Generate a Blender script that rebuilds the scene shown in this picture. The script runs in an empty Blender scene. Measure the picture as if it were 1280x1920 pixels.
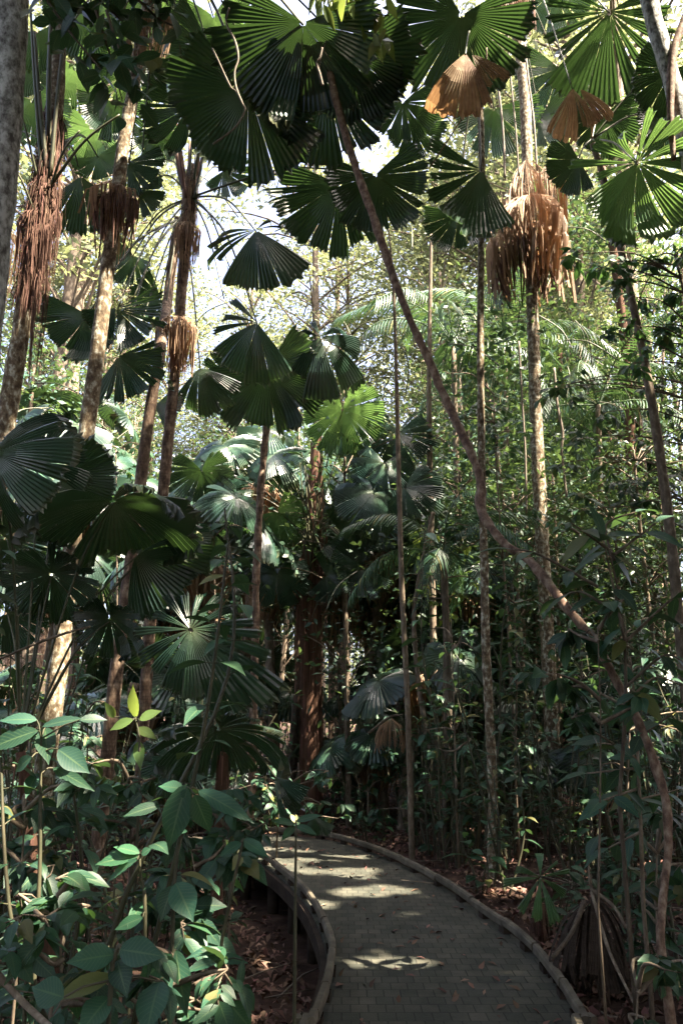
import bpy, math, random
import numpy as np
from mathutils import Vector as V, Matrix, noise as mnoise

SC = bpy.context.scene
COL = SC.collection
R = random.Random(7)
HAZE = 0
rad = math.radians

# ------------------------------------------------------------------ camera
FPX = 1493.0
PITCH = rad(14.0)
CAM = V((0, 0, 1.6))
FWD = V((0, math.cos(PITCH), math.sin(PITCH)))
UP = V((0, -math.sin(PITCH), math.cos(PITCH)))
RIGHT = V((1, 0, 0))
TOCAM = -FWD
def ray(x, y):
    return RIGHT * ((x - 640) / FPX) + UP * ((960 - y) / FPX) + FWD
def P(x, y, Y):                       # point of the place seen at a picture position, Y metres ahead
    d = ray(x, y)
    return CAM + d * (Y / d.y)
def axd(x, y, Y):
    return Y / ray(x, y).y
def S(x, y, Y, px):                   # real size of px picture units there
    return px / FPX * axd(x, y, Y)
def G(x, y, z=0.0):                   # point on the level z
    d = ray(x, y)
    return CAM + d * ((z - CAM.z) / d.z)
def proj(p):
    q = p - CAM
    w = q.dot(FWD)
    if w < 0.05: return None
    return 640 + q.dot(RIGHT) / w * FPX, 960 - q.dot(UP) / w * FPX

cam = bpy.data.cameras.new('camera')
cam.sensor_fit = 'VERTICAL'; cam.sensor_height = 36; cam.lens = 28
cam.clip_end = 600; cam.clip_start = 0.05
co = bpy.data.objects.new('camera', cam); COL.objects.link(co)
co.location = CAM; co.rotation_euler = (rad(90) + PITCH, 0, 0)
SC.camera = co

# ------------------------------------------------------------------ light
SUN_EL = rad(57); SUN_AZ = math.atan2(0.80, -0.42)      # from +Y towards +X
SUNV = V((math.sin(SUN_AZ) * math.cos(SUN_EL), math.cos(SUN_AZ) * math.cos(SUN_EL), math.sin(SUN_EL)))
sl = bpy.data.lights.new('sun', 'SUN'); sl.energy = 5.0; sl.angle = rad(0.5); sl.color = (1, .88, .70)
so = bpy.data.objects.new('sun', sl); COL.objects.link(so)
so.rotation_euler = (-SUNV).to_track_quat('-Z', 'Y').to_euler()
w = bpy.data.worlds.new('World'); SC.world = w; w.use_nodes = True
nt = w.node_tree
sky = nt.nodes.new('ShaderNodeTexSky'); sky.sky_type = 'NISHITA'; sky.sun_disc = False
sky.sun_elevation = SUN_EL; sky.sun_rotation = SUN_AZ
sky.dust_density = 7.0; sky.air_density = .4; sky.ozone_density = 0
nt.links.new(sky.outputs[0], nt.nodes['Background'].inputs[0])
nt.nodes['Background'].inputs[1].default_value = 0.15
vs = SC.view_settings
vs.view_transform = 'Standard'; vs.look = 'None'; vs.gamma = 1; vs.exposure = 3.15
cy = SC.cycles
cy.max_bounces = 7; cy.diffuse_bounces = 4; cy.glossy_bounces = 2; cy.transmission_bounces = 4
cy.caustics_reflective = False; cy.caustics_refractive = False
cy.sample_clamp_indirect = 6; cy.use_denoising = True
cy.use_adaptive_sampling = True; cy.adaptive_threshold = 0.02

# ------------------------------------------------------------------ materials
MATS = {}
def M(name, stops, scale=(8, 8, 8), detail=6, rough=.6, spec=.4, bump=0, bscale=None, trans=0, tcol=(.2, .4, .05), rnd=.25, hue=0.0,
      bands=None, dist=0.0, leaf=None):
    m = bpy.data.materials.new(name); m.use_nodes = True
    n = m.node_tree.nodes; l = m.node_tree.links
    b = n['Principled BSDF']; out = n['Material Output']
    tc = n.new('ShaderNodeTexCoord'); mp = n.new('ShaderNodeMapping')
    mp.inputs['Scale'].default_value = scale
    l.new(tc.outputs['Object'], mp.inputs[0])
    no = n.new('ShaderNodeTexNoise'); no.inputs['Scale'].default_value = 1; no.inputs['Detail'].default_value = detail
    no.inputs['Roughness'].default_value = .62
    if dist: no.inputs['Distortion'].default_value = dist
    l.new(mp.outputs[0], no.inputs['Vector'])
    cr = n.new('ShaderNodeValToRGB'); e = cr.color_ramp.elements
    while len(e) < len(stops): e.new(.5)
    for k, (p, c) in enumerate(stops):
        e[k].position = p; e[k].color = (*c, 1)
    l.new(no.outputs['Fac'], cr.inputs[0])
    col = cr.outputs[0]
    if bands:                              # ring scars round a palm stem
        bs, bamt = bands
        mp2 = n.new('ShaderNodeMapping'); mp2.inputs['Scale'].default_value = (1.2, 1.2, bs)
        l.new(tc.outputs['Object'], mp2.inputs[0])
        wv = n.new('ShaderNodeTexNoise'); wv.inputs['Scale'].default_value = 1; wv.inputs['Detail'].default_value = 2
        l.new(mp2.outputs[0], wv.inputs['Vector'])
        cr2 = n.new('ShaderNodeValToRGB'); cr2.color_ramp.elements[0].position = .38; cr2.color_ramp.elements[1].position = .58
        v0 = 1 - bamt
        cr2.color_ramp.elements[0].color = (v0, v0, v0, 1)
        l.new(wv.outputs['Fac'], cr2.inputs[0])
        mx = n.new('ShaderNodeMixRGB'); mx.blend_type = 'MULTIPLY'; mx.inputs[0].default_value = 1
        l.new(col, mx.inputs[1]); l.new(cr2.outputs[0], mx.inputs[2]); col = mx.outputs[0]
    if leaf:
        at = n.new('ShaderNodeAttribute'); at.attribute_name = 'leafuv'
        sx = n.new('ShaderNodeSeparateXYZ'); l.new(at.outputs['Vector'], sx.inputs[0])
        def mth(op, a, b_=None, c_=None):
            q = n.new('ShaderNodeMath'); q.operation = op
            for i_, v_ in enumerate((a, b_, c_)):
                if v_ is None: continue
                if isinstance(v_, (int, float)): q.inputs[i_].default_value = v_
                else: l.new(v_, q.inputs[i_])
            return q.outputs[0]
        def mixc(f, c1, c2, bt='MIX'):
            q = n.new('ShaderNodeMixRGB'); q.blend_type = bt
            for i_, v_ in enumerate((f, c1, c2)):
                if isinstance(v_, (int, float)): q.inputs[i_].default_value = v_
                elif isinstance(v_, tuple): q.inputs[i_].default_value = (*v_, 1)
                else: l.new(v_, q.inputs[i_])
            return q.outputs[0]
        tone = mth('MULTIPLY_ADD', sx.outputs[2], .95, .52)
        h1 = n.new('ShaderNodeHueSaturation'); l.new(col, h1.inputs['Color']); l.new(tone, h1.inputs['Value'])
        l.new(mth('MULTIPLY_ADD', mth('FRACT', mth('MULTIPLY', sx.outputs[2], 9.7)), .05, .475), h1.inputs['Hue'])
        col = h1.outputs[0]
        if leaf == 'broad':
            ab = mth('ABSOLUTE', sx.outputs[1])
            vein = mth('POWER', mth('ABSOLUTE', mth('SINE', mth('MULTIPLY', mth('MULTIPLY_ADD', ab, -.22, sx.outputs[0]), 34.0))), 9.0)
            rib = mth('LESS_THAN', ab, .07)
            f = mth('MAXIMUM', mth('MULTIPLY', mth('SUBTRACT', 1, mth('ABSOLUTE', mth('SINE', mth('MULTIPLY', mth('MULTIPLY_ADD', ab, -.22, sx.outputs[0]), 34.0)))), .0), 0)
            inv = mth('POWER', mth('SUBTRACT', 1, mth('ABSOLUTE', mth('SINE', mth('MULTIPLY', mth('MULTIPLY_ADD', ab, -.22, sx.outputs[0]), 34.0)))), 5.0)
            col = mixc(mth('MULTIPLY', mth('MAXIMUM', inv, rib), .42), col, (.14, .20, .085))
            old = mth('GREATER_THAN', mth('FRACT', mth('MULTIPLY', sx.outputs[2], 23.1)), .93)
            col = mixc(mth('MULTIPLY', old, .6), col, (.17, .14, .03))
            brown = mth('GREATER_THAN', mth('ADD', no.outputs['Fac'], mth('MULTIPLY', sx.outputs[2], .07)), .73)
            col = mixc(mth('MULTIPLY', brown, .6), col, (.16, .11, .04))
        elif leaf == 'fan':
            edge_ = mth('MULTIPLY', mth('POWER', sx.outputs[0], 14.0), mth('MULTIPLY', sx.outputs[2], .55))
            col = mixc(edge_, col, (.20, .14, .06))
            hubc = mth('MULTIPLY', mth('POWER', mth('SUBTRACT', 1.0, sx.outputs[0]), 6.0), .5)
            col = mixc(hubc, col, (.10, .12, .04))
    oi = n.new('ShaderNodeObjectInfo')
    mr = n.new('ShaderNodeMapRange'); mr.inputs['To Min'].default_value = 1 - rnd; mr.inputs['To Max'].default_value = 1 + rnd
    l.new(oi.outputs['Random'], mr.inputs[0])
    hs = n.new('ShaderNodeHueSaturation'); l.new(col, hs.inputs['Color']); l.new(mr.outputs[0], hs.inputs['Value'])
    if hue:
        mh = n.new('ShaderNodeMapRange'); mh.inputs['To Min'].default_value = .5 - hue; mh.inputs['To Max'].default_value = .5 + hue
        mul = n.new('ShaderNodeMath'); mul.operation = 'MULTIPLY'; mul.inputs[1].default_value = 7.31
        fr = n.new('ShaderNodeMath'); fr.operation = 'FRACT'
        l.new(oi.outputs['Random'], mul.inputs[0]); l.new(mul.outputs[0], fr.inputs[0]); l.new(fr.outputs[0], mh.inputs[0])
        l.new(mh.outputs[0], hs.inputs['Hue'])
    l.new(hs.outputs[0], b.inputs['Base Color'])
    b.inputs['Roughness'].default_value = rough
    b.inputs['Specular IOR Level'].default_value = spec
    if bump:
        bp = n.new('ShaderNodeBump'); bp.inputs['Strength'].default_value = bump; bp.inputs['Distance'].default_value = .02
        l.new(no.outputs['Fac'], bp.inputs['Height']); l.new(bp.outputs[0], b.inputs['Normal'])
    if trans:
        t = n.new('ShaderNodeBsdfTranslucent'); t.inputs[0].default_value = (*tcol, 1)
        ms = n.new('ShaderNodeMixShader'); ms.inputs[0].default_value = trans
        l.new(b.outputs[0], ms.inputs[1]); l.new(t.outputs[0], ms.inputs[2]); l.new(ms.outputs[0], out.inputs[0])
    MATS[name] = m
    return m

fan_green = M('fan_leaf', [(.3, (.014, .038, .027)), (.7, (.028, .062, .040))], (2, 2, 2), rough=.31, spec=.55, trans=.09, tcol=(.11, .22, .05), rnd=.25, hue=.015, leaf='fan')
fan_light = M('fan_leaf_pale', [(.3, (.028, .075, .034)), (.7, (.055, .115, .048))], (2, 2, 2), rough=.4, spec=.45, trans=.24, tcol=(.17, .30, .07), rnd=.2, hue=.02, leaf='fan')  # paler, more translucent copy; on some fans it stands in for light
petiole_m = M('petiole', [(.3, (.045, .058, .026)), (.7, (.085, .078, .045))], (3, 3, 3), rough=.5, rnd=.2)
dead_m = M('dead_frond', [(.25, (.17, .105, .066)), (.55, (.32, .22, .142)), (.8, (.52, .41, .285))], (9, 9, 1.5), rough=.7, spec=.25, trans=.28, tcol=(.40, .22, .10), rnd=.1, leaf='plain')
fibre_m = M('red_fibre', [(.3, (.065, .034, .025)), (.7, (.17, .095, .07))], (14, 14, 3), rough=.85, spec=.15, rnd=.1, leaf='plain')
bark_lichen = M('lichen_bark', [(.36, (.075, .052, .033)), (.47, (.16, .115, .07)), (.54, (.24, .20, .135)), (.62, (.48, .46, .37))], (24, 24, 15), rough=.85, spec=.2, bump=.6, rnd=.08, bands=(24, .3), detail=9)
bark_red = M('red_bark', [(.36, (.055, .034, .024)), (.52, (.14, .092, .062)), (.66, (.29, .22, .16))], (22, 22, 9), rough=.8, spec=.2, bump=.6, rnd=.12, bands=(24, .35), detail=8)
bark_liana = M('liana_bark', [(.36, (.07, .04, .027)), (.5, (.16, .098, .066)), (.66, (.30, .225, .16))], (22, 22, 15), rough=.75, spec=.25, bump=.3, rnd=.05, detail=8)
bark_grey = M('grey_bark', [(.36, (.09, .085, .078)), (.47, (.26, .26, .24)), (.60, (.52, .53, .51))], (20, 20, 12), rough=.85, spec=.2, bump=.7, rnd=.1, detail=9)
bark_slim = M('slim_bark', [(.3, (.07, .052, .038)), (.55, (.16, .125, .09)), (.75, (.32, .27, .205))], (20, 20, 9), rough=.85, spec=.2, bump=.5, rnd=.35, detail=8)
bark_shag = M('shaggy_bark', [(.3, (.05, .028, .019)), (.6, (.125, .068, .045)), (.8, (.23, .14, .095))], (16, 16, 1.2), rough=.9, spec=.12, bump=.9, rnd=.05, detail=8)
leaf_m = M('broad_leaf', [(.3, (.012, .046, .028)), (.7, (.026, .080, .043))], (5, 5, 5), rough=.48, spec=.32, trans=.2, tcol=(.14, .30, .06), rnd=.3, hue=.02, leaf='broad')
leaf_dark = M('dark_leaf', [(.3, (.011, .040, .025)), (.7, (.024, .070, .038))], (5, 5, 5), rough=.5, spec=.32, trans=.18, tcol=(.10, .19, .05), rnd=.3, hue=.015, leaf='broad')
leaf_yel = M('yellow_green_leaf', [(.3, (.07, .12, .03)), (.7, (.13, .18, .05))], (4, 4, 4), rough=.45, trans=.4, tcol=(.35, .45, .08), rnd=.2, hue=.02, leaf='broad')
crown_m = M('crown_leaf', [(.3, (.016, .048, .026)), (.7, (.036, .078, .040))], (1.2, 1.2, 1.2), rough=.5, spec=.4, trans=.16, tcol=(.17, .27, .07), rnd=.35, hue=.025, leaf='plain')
far_m = M('far_glow_leaf', [(.3, (.045, .072, .038)), (.7, (.11, .13, .07))], (.8, .8, .8), rough=.55, spec=.4, trans=.32, tcol=(.34, .38, .16), rnd=.3, hue=.03, leaf='plain')  # paler leaf colour stands in for the overexposed glow of the distance
stem_m = M('green_stem', [(.3, (.035, .04, .02)), (.7, (.075, .065, .036))], (6, 6, 6), rough=.6, rnd=.25)
vine_m = M('pale_vine', [(.3, (.09, .07, .052)), (.7, (.2, .165, .125))], (8, 8, 4), rough=.8, rnd=.15)
litter_m = M('litter', [(.25, (.05, .026, .020)), (.5, (.13, .070, .050)), (.75, (.27, .17, .125))], (1.7, 1.7, 1.7), rough=.75, spec=.25, rnd=0, detail=3, leaf='plain')
ground_m = M('soil', [(.3, (.022, .014, .011)), (.55, (.055, .033, .024)), (.75, (.12, .075, .055))], (5, 5, 5), rough=.95, spec=.1, bump=1, rnd=0, detail=10)
rail_m = M('rail_timber', [(.3, (.05, .042, .03)), (.5, (.10, .085, .062)), (.75, (.19, .165, .125))], (5, 5, 5), rough=.8, spec=.25, bump=.4, rnd=.05, detail=9)
beam_m = M('beam_timber', [(.3, (.020, .015, .011)), (.7, (.055, .040, .030))], (4, 4, 9), rough=.9, spec=.15, bump=.4, rnd=.05)

def deck_material():
    m = bpy.data.materials.new('path_pavers'); m.use_nodes = True
    n = m.node_tree.nodes; l = m.node_tree.links; b = n['Principled BSDF']
    tc = n.new('ShaderNodeTexCoord')
    br = n.new('ShaderNodeTexBrick'); br.offset = .5
    br.inputs['Scale'].default_value = 1
    br.inputs['Brick Width'].default_value = .098; br.inputs['Row Height'].default_value = .122
    br.inputs['Mortar Size'].default_value = .004; br.inputs['Mortar Smooth'].default_value = .3
    br.inputs['Color1'].default_value = (.046, .050, .042, 1); br.inputs['Color2'].default_value = (.078, .076, .062, 1)
    br.inputs['Mortar'].default_value = (.028, .028, .024, 1)
    l.new(tc.outputs['Object'], br.inputs[0])
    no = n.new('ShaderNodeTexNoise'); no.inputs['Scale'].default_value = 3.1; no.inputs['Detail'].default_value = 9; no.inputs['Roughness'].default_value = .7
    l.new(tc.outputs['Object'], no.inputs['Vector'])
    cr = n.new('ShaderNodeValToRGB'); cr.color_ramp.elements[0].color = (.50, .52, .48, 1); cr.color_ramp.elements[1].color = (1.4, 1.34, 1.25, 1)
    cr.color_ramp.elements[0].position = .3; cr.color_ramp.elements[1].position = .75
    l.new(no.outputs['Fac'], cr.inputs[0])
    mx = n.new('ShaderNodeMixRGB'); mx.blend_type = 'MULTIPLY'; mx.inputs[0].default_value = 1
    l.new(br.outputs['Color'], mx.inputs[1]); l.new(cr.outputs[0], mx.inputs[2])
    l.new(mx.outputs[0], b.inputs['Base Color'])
    b.inputs['Roughness'].default_value = .8; b.inputs['Specular IOR Level'].default_value = .25
    bp = n.new('ShaderNodeBump'); bp.inputs['Strength'].default_value = .6; bp.inputs['Distance'].default_value = .006; bp.invert = True
    l.new(br.outputs['Fac'], bp.inputs['Height'])
    bp2 = n.new('ShaderNodeBump'); bp2.inputs['Strength'].default_value = .25; bp2.inputs['Distance'].default_value = .01
    n2 = n.new('ShaderNodeTexNoise'); n2.inputs['Scale'].default_value = 90; l.new(tc.outputs['Object'], n2.inputs['Vector'])
    l.new(n2.outputs['Fac'], bp2.inputs['Height']); l.new(bp.outputs[0], bp2.inputs['Normal']); l.new(bp2.outputs[0], b.inputs['Normal'])
    return m
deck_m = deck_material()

# ------------------------------------------------------------------ mesh helpers
class MB:
    def __init__(s): s.v = []; s.f = []; s.a = {}
    def add(s, v, f):
        o = len(s.v); s.v.extend(v); s.f.extend([tuple(i + o for i in q) for q in f])
    def mesh(s, name, mat, smooth=True):
        me = bpy.data.meshes.new(name); me.from_pydata([tuple(p) for p in s.v], [], s.f)
        if smooth: me.polygons.foreach_set('use_smooth', [True] * len(me.polygons))
        me.materials.append(mat)
        if s.a: put_attr(me, [s.a.get(i, (0, 0, .5)) for i in range(len(s.v))])
        me.update()
        return me
def put_attr(me, vals):            # (along, across, per-leaf chance) for the leaf materials
    at = me.attributes.new('leafuv', 'FLOAT_VECTOR', 'POINT')
    at.data.foreach_set('vector', np.asarray(vals, dtype=np.float32).ravel())
def quads_mesh(name, verts, mat, nper=4, smooth=False):   # verts (N*4,3) numpy -> N separate leaves
    n = len(verts) // nper
    me = bpy.data.meshes.new(name)
    me.vertices.add(len(verts)); me.vertices.foreach_set('co', np.asarray(verts, dtype=np.float32).ravel())
    me.loops.add(n * nper); me.loops.foreach_set('vertex_index', np.arange(n * nper, dtype=np.int32))
    me.polygons.add(n); me.polygons.foreach_set('loop_start', np.arange(0, n * nper, nper, dtype=np.int32))
    me.polygons.foreach_set('loop_total', np.full(n, nper, dtype=np.int32))
    me.update(calc_edges=True); me.materials.append(mat)
    at = np.zeros((len(verts), 3), dtype=np.float32); rn = np.random.default_rng(n).random(n); at[:, 2] = np.repeat(rn, nper); at[:, 0] = .5; at[:, 1] = .5
    put_attr(me, at)
    return me
def link(name, me, parent=None, loc=None):
    o = bpy.data.objects.new(name, me); COL.objects.link(o)
    if parent is not None: o.parent = parent
    if loc is not None: o.location = loc
    return o
def tag(o, label=None, cat=None, group=None, kind=None):
    if label: o['label'] = label
    if cat: o['category'] = cat
    if group: o['group'] = group
    if kind: o['kind'] = kind
    return o
def empty(name, loc, label, cat, group=None):
    o = bpy.data.objects.new(name, None); COL.objects.link(o); o.location = loc; o.empty_display_size = .2
    return tag(o, label, cat, group)

def smooth_path(pts, n=6):
    out = []
    m = len(pts)
    for i in range(m - 1):
        p0 = pts[max(i - 1, 0)]; p1 = pts[i]; p2 = pts[i + 1]; p3 = pts[min(i + 2, m - 1)]
        for k in range(n):
            t = k / n
            out.append(0.5 * ((2 * p1) + (p2 - p0) * t + (2 * p0 - 5 * p1 + 4 * p2 - p3) * t * t + (3 * p1 - p0 - 3 * p2 + p3) * t ** 3))
    out.append(pts[-1])
    return out
def tube(mb, pts, rads, seg=10, bumpy=0.0, freq=3.0, cap=True):
    n = len(pts); base = len(mb.v); prev = None
    for i, p in enumerate(pts):
        t = (pts[min(i + 1, n - 1)] - pts[max(i - 1, 0)]).normalized()
        if prev is None:
            a = t.orthogonal().normalized()
        else:
            a = (prev - t * prev.dot(t)).normalized()
        prev = a; b = t.cross(a)
        for k in range(seg):
            an = 2 * math.pi * k / seg
            d = a * math.cos(an) + b * math.sin(an)
            r = rads[i]
            if bumpy: r *= 1 + bumpy * mnoise.noise((p + d * rads[i]) * freq)
            mb.v.append(p + d * r)
    for i in range(n - 1):
        for k in range(seg):
            k2 = (k + 1) % seg
            mb.f.append((base + i * seg + k, base + i * seg + k2, base + (i + 1) * seg + k2, base + (i + 1) * seg + k))
    if cap:
        mb.f.append(tuple(base + k for k in reversed(range(seg))))
        mb.f.append(tuple(base + (n - 1) * seg + k for k in range(seg)))
def spath4(pts, n=6):            # smooth (V, radius) pairs
    q = smooth_path([V((*p, r)) for p, r in pts], n)
    return [V(a[:3]) for a in q], [max(a[3], .002) for a in q]

# fan blade: pleated wedges round a hub; +X is the middle, +Z the upper side
def fan_mesh(name, mat, seed, spread=250, nw=10, gap=4.0, droop=.25, asym=.25, wedges=None, pl=4.2, cone=.0, twist=.14, ragged=.12):
    r = random.Random(seed); given = wedges is not None
    if wedges is None:
        cuts = [-spread / 2]
        for k in range(nw - 1):
            cuts.append(-spread / 2 + spread * (k + 1) / nw + r.uniform(-.45, .45) * spread / nw)
        cuts.append(spread / 2)
        wedges = [(cuts[k], cuts[k + 1], 1.0) for k in range(nw)]
    mb = MB()
    rr = [.035, .16, .34, .54, .74, .90, 1.0]
    for (a0, a1, ln) in wedges:
        n = max(2, round((a1 - a0) / pl))
        g = (gap if not given else .9) * r.uniform(.4, 1.4)
        tl = r.uniform(-twist, twist); dr = droop * r.uniform(.75, 1.3); tw = r.uniform(-twist, twist)
        td = r.choice([0, .08, .2, .5]) * r.random(); bend = r.uniform(-5, 5)
        split = (r.uniform(.12, .5) if gap >= 4.5 else r.uniform(.3, .8)) if not given else r.uniform(.3, .75)
        am = .5 * (a0 + a1)
        L0 = ln * (1 - asym * (1 - math.cos(rad(am))) / 2) * r.uniform(.87, 1.05)
        base = len(mb.v); sr = r.random()
        for i, q in enumerate(rr):
            gg = g * max(0, (q - split) / (1 - split))
            for j in range(2 * n + 1):
                f = j / (2 * n)
                a = rad(a0 + gg / 2 + (a1 - a0 - gg) * f)
                L = L0 * q
                if i == len(rr) - 1:
                    L *= (1.0 if j % 2 else .945) * (1 - ragged * r.random())
                wdt = rad((a1 - a0) / n) * q
                z = (.17 * wdt * (1 if j % 2 else -1)) * min(1, .4 + q)
                z -= dr * q * q * L0 + cone * q + td * q ** 5
                z += tl * q * q * .5 + tw * (f - .5) * q * rad(a1 - a0)
                mb.a[len(mb.v)] = (q, f, sr)
                mb.v.append(V((L * math.cos(a), L * math.sin(a), z)))
        c = 2 * n + 1
        for i in range(len(rr) - 1):
            for j in range(2 * n):
                if i == 5 and r.random() < .05: continue
                mb.f.append((base + i * c + j, base + i * c + j + 1, base + (i + 1) * c + j + 1, base + (i + 1) * c + j))
    return mb.mesh(name, mat, smooth=False)

def petiole_pts(c, h, sag=.18):
    d = (h - c); L = d.length
    mid = c + d * .55 + V((0, 0, sag * L))
    return smooth_path([c, mid, h], 6)

def blade_matrix(hub, m, n, Rm):
    x = m.normalized(); z = (n - x * n.dot(x)).normalized(); y = z.cross(x)
    return Matrix(((x.x * Rm, y.x * Rm, z.x * Rm, hub.x), (x.y * Rm, y.y * Rm, z.y * Rm, hub.y), (x.z * Rm, y.z * Rm, z.z * Rm, hub.z), (0, 0, 0, 1)))

def frond(root, crown, x, y, Y, r, a=0, spread=250, nw=10, gap=4, droop=.22, asym=.25, el=-25, roll=0, mat=None, wedges=None, cone=0.0, sag=.15, name='frond', label=None, pr=.013, twist=.12, pet=True):
    hub = P(x, y, Y); Rm = S(x, y, Y, r)
    al = rad(a); e = rad(el)
    # axis in the picture plane (a=0 hangs down, + leans right), el tips it towards us (+) or away (-)
    m = (RIGHT * math.sin(al) - UP * math.cos(al)) * math.cos(e) + TOCAM * math.sin(e)
    nrm = TOCAM - m * TOCAM.dot(m)
    if nrm.length < .05: nrm = UP.copy()
    nrm.normalize()
    if roll: nrm = Matrix.Rotation(rad(roll), 3, m) @ nrm
    if nrm.z < -0.02:
        nrm = -nrm
        if wedges: wedges = [(-b_, -a_, l_) for a_, b_, l_ in wedges]
    me = fan_mesh(name, mat or fan_green, R.randrange(10 ** 6), spread, nw, gap, droop, asym, wedges, cone=cone, twist=twist)
    mw = blade_matrix(hub, m, nrm, Rm)
    o = link(name, me, root)
    ml = Matrix.Translation(-V(root.location)) @ mw
    o.matrix_basis = ml
    if label: o['label'] = label
    if pet:
        mb = MB(); pp = petiole_pts(crown, hub + m.normalized() * .02, sag)
        tube(mb, pp, [pr * (1.25 - .6 * i / (len(pp) - 1)) for i in range(len(pp))], 6)
        p = link('petiole', mb.mesh('petiole', petiole_m), o)
        p.matrix_parent_inverse = mw.inverted()
    return o

# dead leaf hanging from its hub: many narrow folded strips that belly out and close again, ragged below
def hanging_mesh(name, mat, seed, L, W, D, belly=.45, close=.35, n=22, half=95, ragged=.2):
    r = random.Random(seed); mb = MB(); T = 9; ns = int(n * 2.2)
    for k in range(ns):
        u0 = rad(-half + 2 * half * (k + r.uniform(.1, .9)) / ns); du = rad(2 * half) / ns * r.uniform(.45, 1.1)
        lk = L * (1 - ragged * r.random() - (.35 if r.random() < .12 else 0)); out = r.uniform(.78, 1.12); bl = belly * r.uniform(.8, 1.25); cl_ = close * r.uniform(.7, 1.3)
        sw = r.uniform(-.35, .35); ton = min(1, max(0, r.gauss(.48, .27))); base = len(mb.v)
        curl = r.uniform(-.12, .25) if r.random() < .3 else 0
        for i in range(T + 1):
            t = i / T
            s_ = math.sin(math.pi * .5 * min(1, t / bl)) if t < bl else 1 - (1 - cl_) * ((t - bl) / (1 - bl)) ** 1.5
            s_ = (s_ + curl * t * t) * out; u = u0 + sw * t * t * .5
            wd = du * (.35 + .65 * math.sin(math.pi * min(1, t * .9 + .08)))
            z = -lk * (t - .06 * math.sin(math.pi * t))
            for q, fo in ((-.5, 1), (0, 1.07), (.5, 1)):
                a = u + wd * q
                mb.a[len(mb.v)] = (t, 0, min(1, max(0, ton + (.16 if q == 0 else -.08))))
                mb.v.append(V((W * math.sin(a) * s_ * fo, -D * math.cos(a) * s_ * fo, z)))
        for i in range(T):
            b_ = base + 3 * i
            mb.f += [(b_, b_ + 1, b_ + 4, b_ + 3), (b_ + 1, b_ + 2, b_ + 5, b_ + 4)]
    return mb.mesh(name, mat, smooth=False)

def fibre_mesh(name, mat, seed, axis, r0, n, ln, out=.6, wid=.006, fuzz=.5):
    """hairy strips hanging off a stem; axis = [(V, radius)...]"""
    r = random.Random(seed); mb = MB()
    for _ in range(n):
        k = r.random() * (len(axis) - 1); i = int(k); f = k - i
        p = axis[i][0].lerp(axis[i + 1][0], f); rd = axis[i][1] * (1 - f) + axis[i + 1][1] * f
        an = r.uniform(0, 2 * math.pi); d = V((math.cos(an), math.sin(an), 0)); s = V((-d.y, d.x, 0))
        L = ln * r.uniform(.3, 1.2); w_ = wid * r.uniform(.4, 1.6); o = out * r.uniform(.1, 1)
        q = p + d * rd * r0 * r.uniform(.8, 1.1); pts = []
        vx = d * o * L * .8 + s * r.uniform(-.4, .4) * L * fuzz; vz = r.uniform(-.2, .5) * L * fuzz
        for t in (0, .3, .65, 1):
            pts.append(q + vx * (t - .5 * t * t) + V((0, 0, vz * t - L * t * t)))
        base = len(mb.v)
        for h, a in enumerate(pts):
            ww = w_ * (1 - .7 * h / 3)
            mb.a[len(mb.v)] = mb.a[len(mb.v) + 1] = (.5, 0, (L * 371.7) % 1)
            mb.v += [a - s * ww, a + s * ww]
        for h in range(3): mb.f.append((base + 2 * h, base + 2 * h + 1, base + 2 * h + 3, base + 2 * h + 2))
    return mb.mesh(name, mat, smooth=False)

# one broad leaf
R3 = random.Random(55)
def add_leaf(mb, b, d, n, L, W, curl=.25, fold=.2, ripple=.0, nl=7, pos=.45):
    d = d.normalized(); n = (n - d * n.dot(d))
    if n.length < 1e-3: n = d.orthogonal()
    n.normalize(); s = d.cross(n)
    base = len(mb.v); lr = R3.random()
    for i in range(nl + 1):
        t = i / nl
        for j in range(3): mb.a[base + 3 * i + j] = (t, j - 1, lr)
        wd = W * .52 * (math.sin(math.pi * t ** (math.log(.5) / math.log(pos))) ** (.8 if t < pos else 1.3) if 0 < t < 1 else 0) + .0015
        c = b + d * (L * (t - .12 * curl * t * t)) - n * (curl * L * t * t)
        rp = ripple * L * (1 if i % 2 else -1)
        mb.v += [c - s * wd + n * (fold * wd + rp), c, c + s * wd + n * (fold * wd + rp)]
    for i in range(nl):
        k = base + 3 * i
        mb.f += [(k, k + 1, k + 4, k + 3), (k + 1, k + 2, k + 5, k + 4)]

def rv(r, s=1.0): return V((r.uniform(-s, s), r.uniform(-s, s), r.uniform(-s, s)))

def leaf_quads(rs, cen, size, aspect=.42, updir=.8, droop=.2):
    """many small diamond leaves about the points cen (N,3)"""
    n = len(cen)
    d = rs.normal(size=(n, 3)); d[:, 2] = d[:, 2] * .5 - droop; d /= np.linalg.norm(d, axis=1)[:, None]
    up = rs.normal(size=(n, 3)) * .55 + np.array([0, 0, updir]); s = np.cross(d, up); s /= (np.linalg.norm(s, axis=1)[:, None] + 1e-6)
    L = size * rs.uniform(.6, 1.3, size=(n, 1)); nn = np.cross(s, d)
    b = cen - d * L * .5; t = cen + d * L * .5 - nn * L * .12
    m = cen - d * L * .04 + nn * L * .05
    a = m + s * L * aspect * .5; c = m - s * L * aspect * .5
    out = np.empty((n, 4, 3)); out[:, 0] = b; out[:, 1] = a; out[:, 2] = t; out[:, 3] = c
    return out.reshape(-1, 3)

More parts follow.
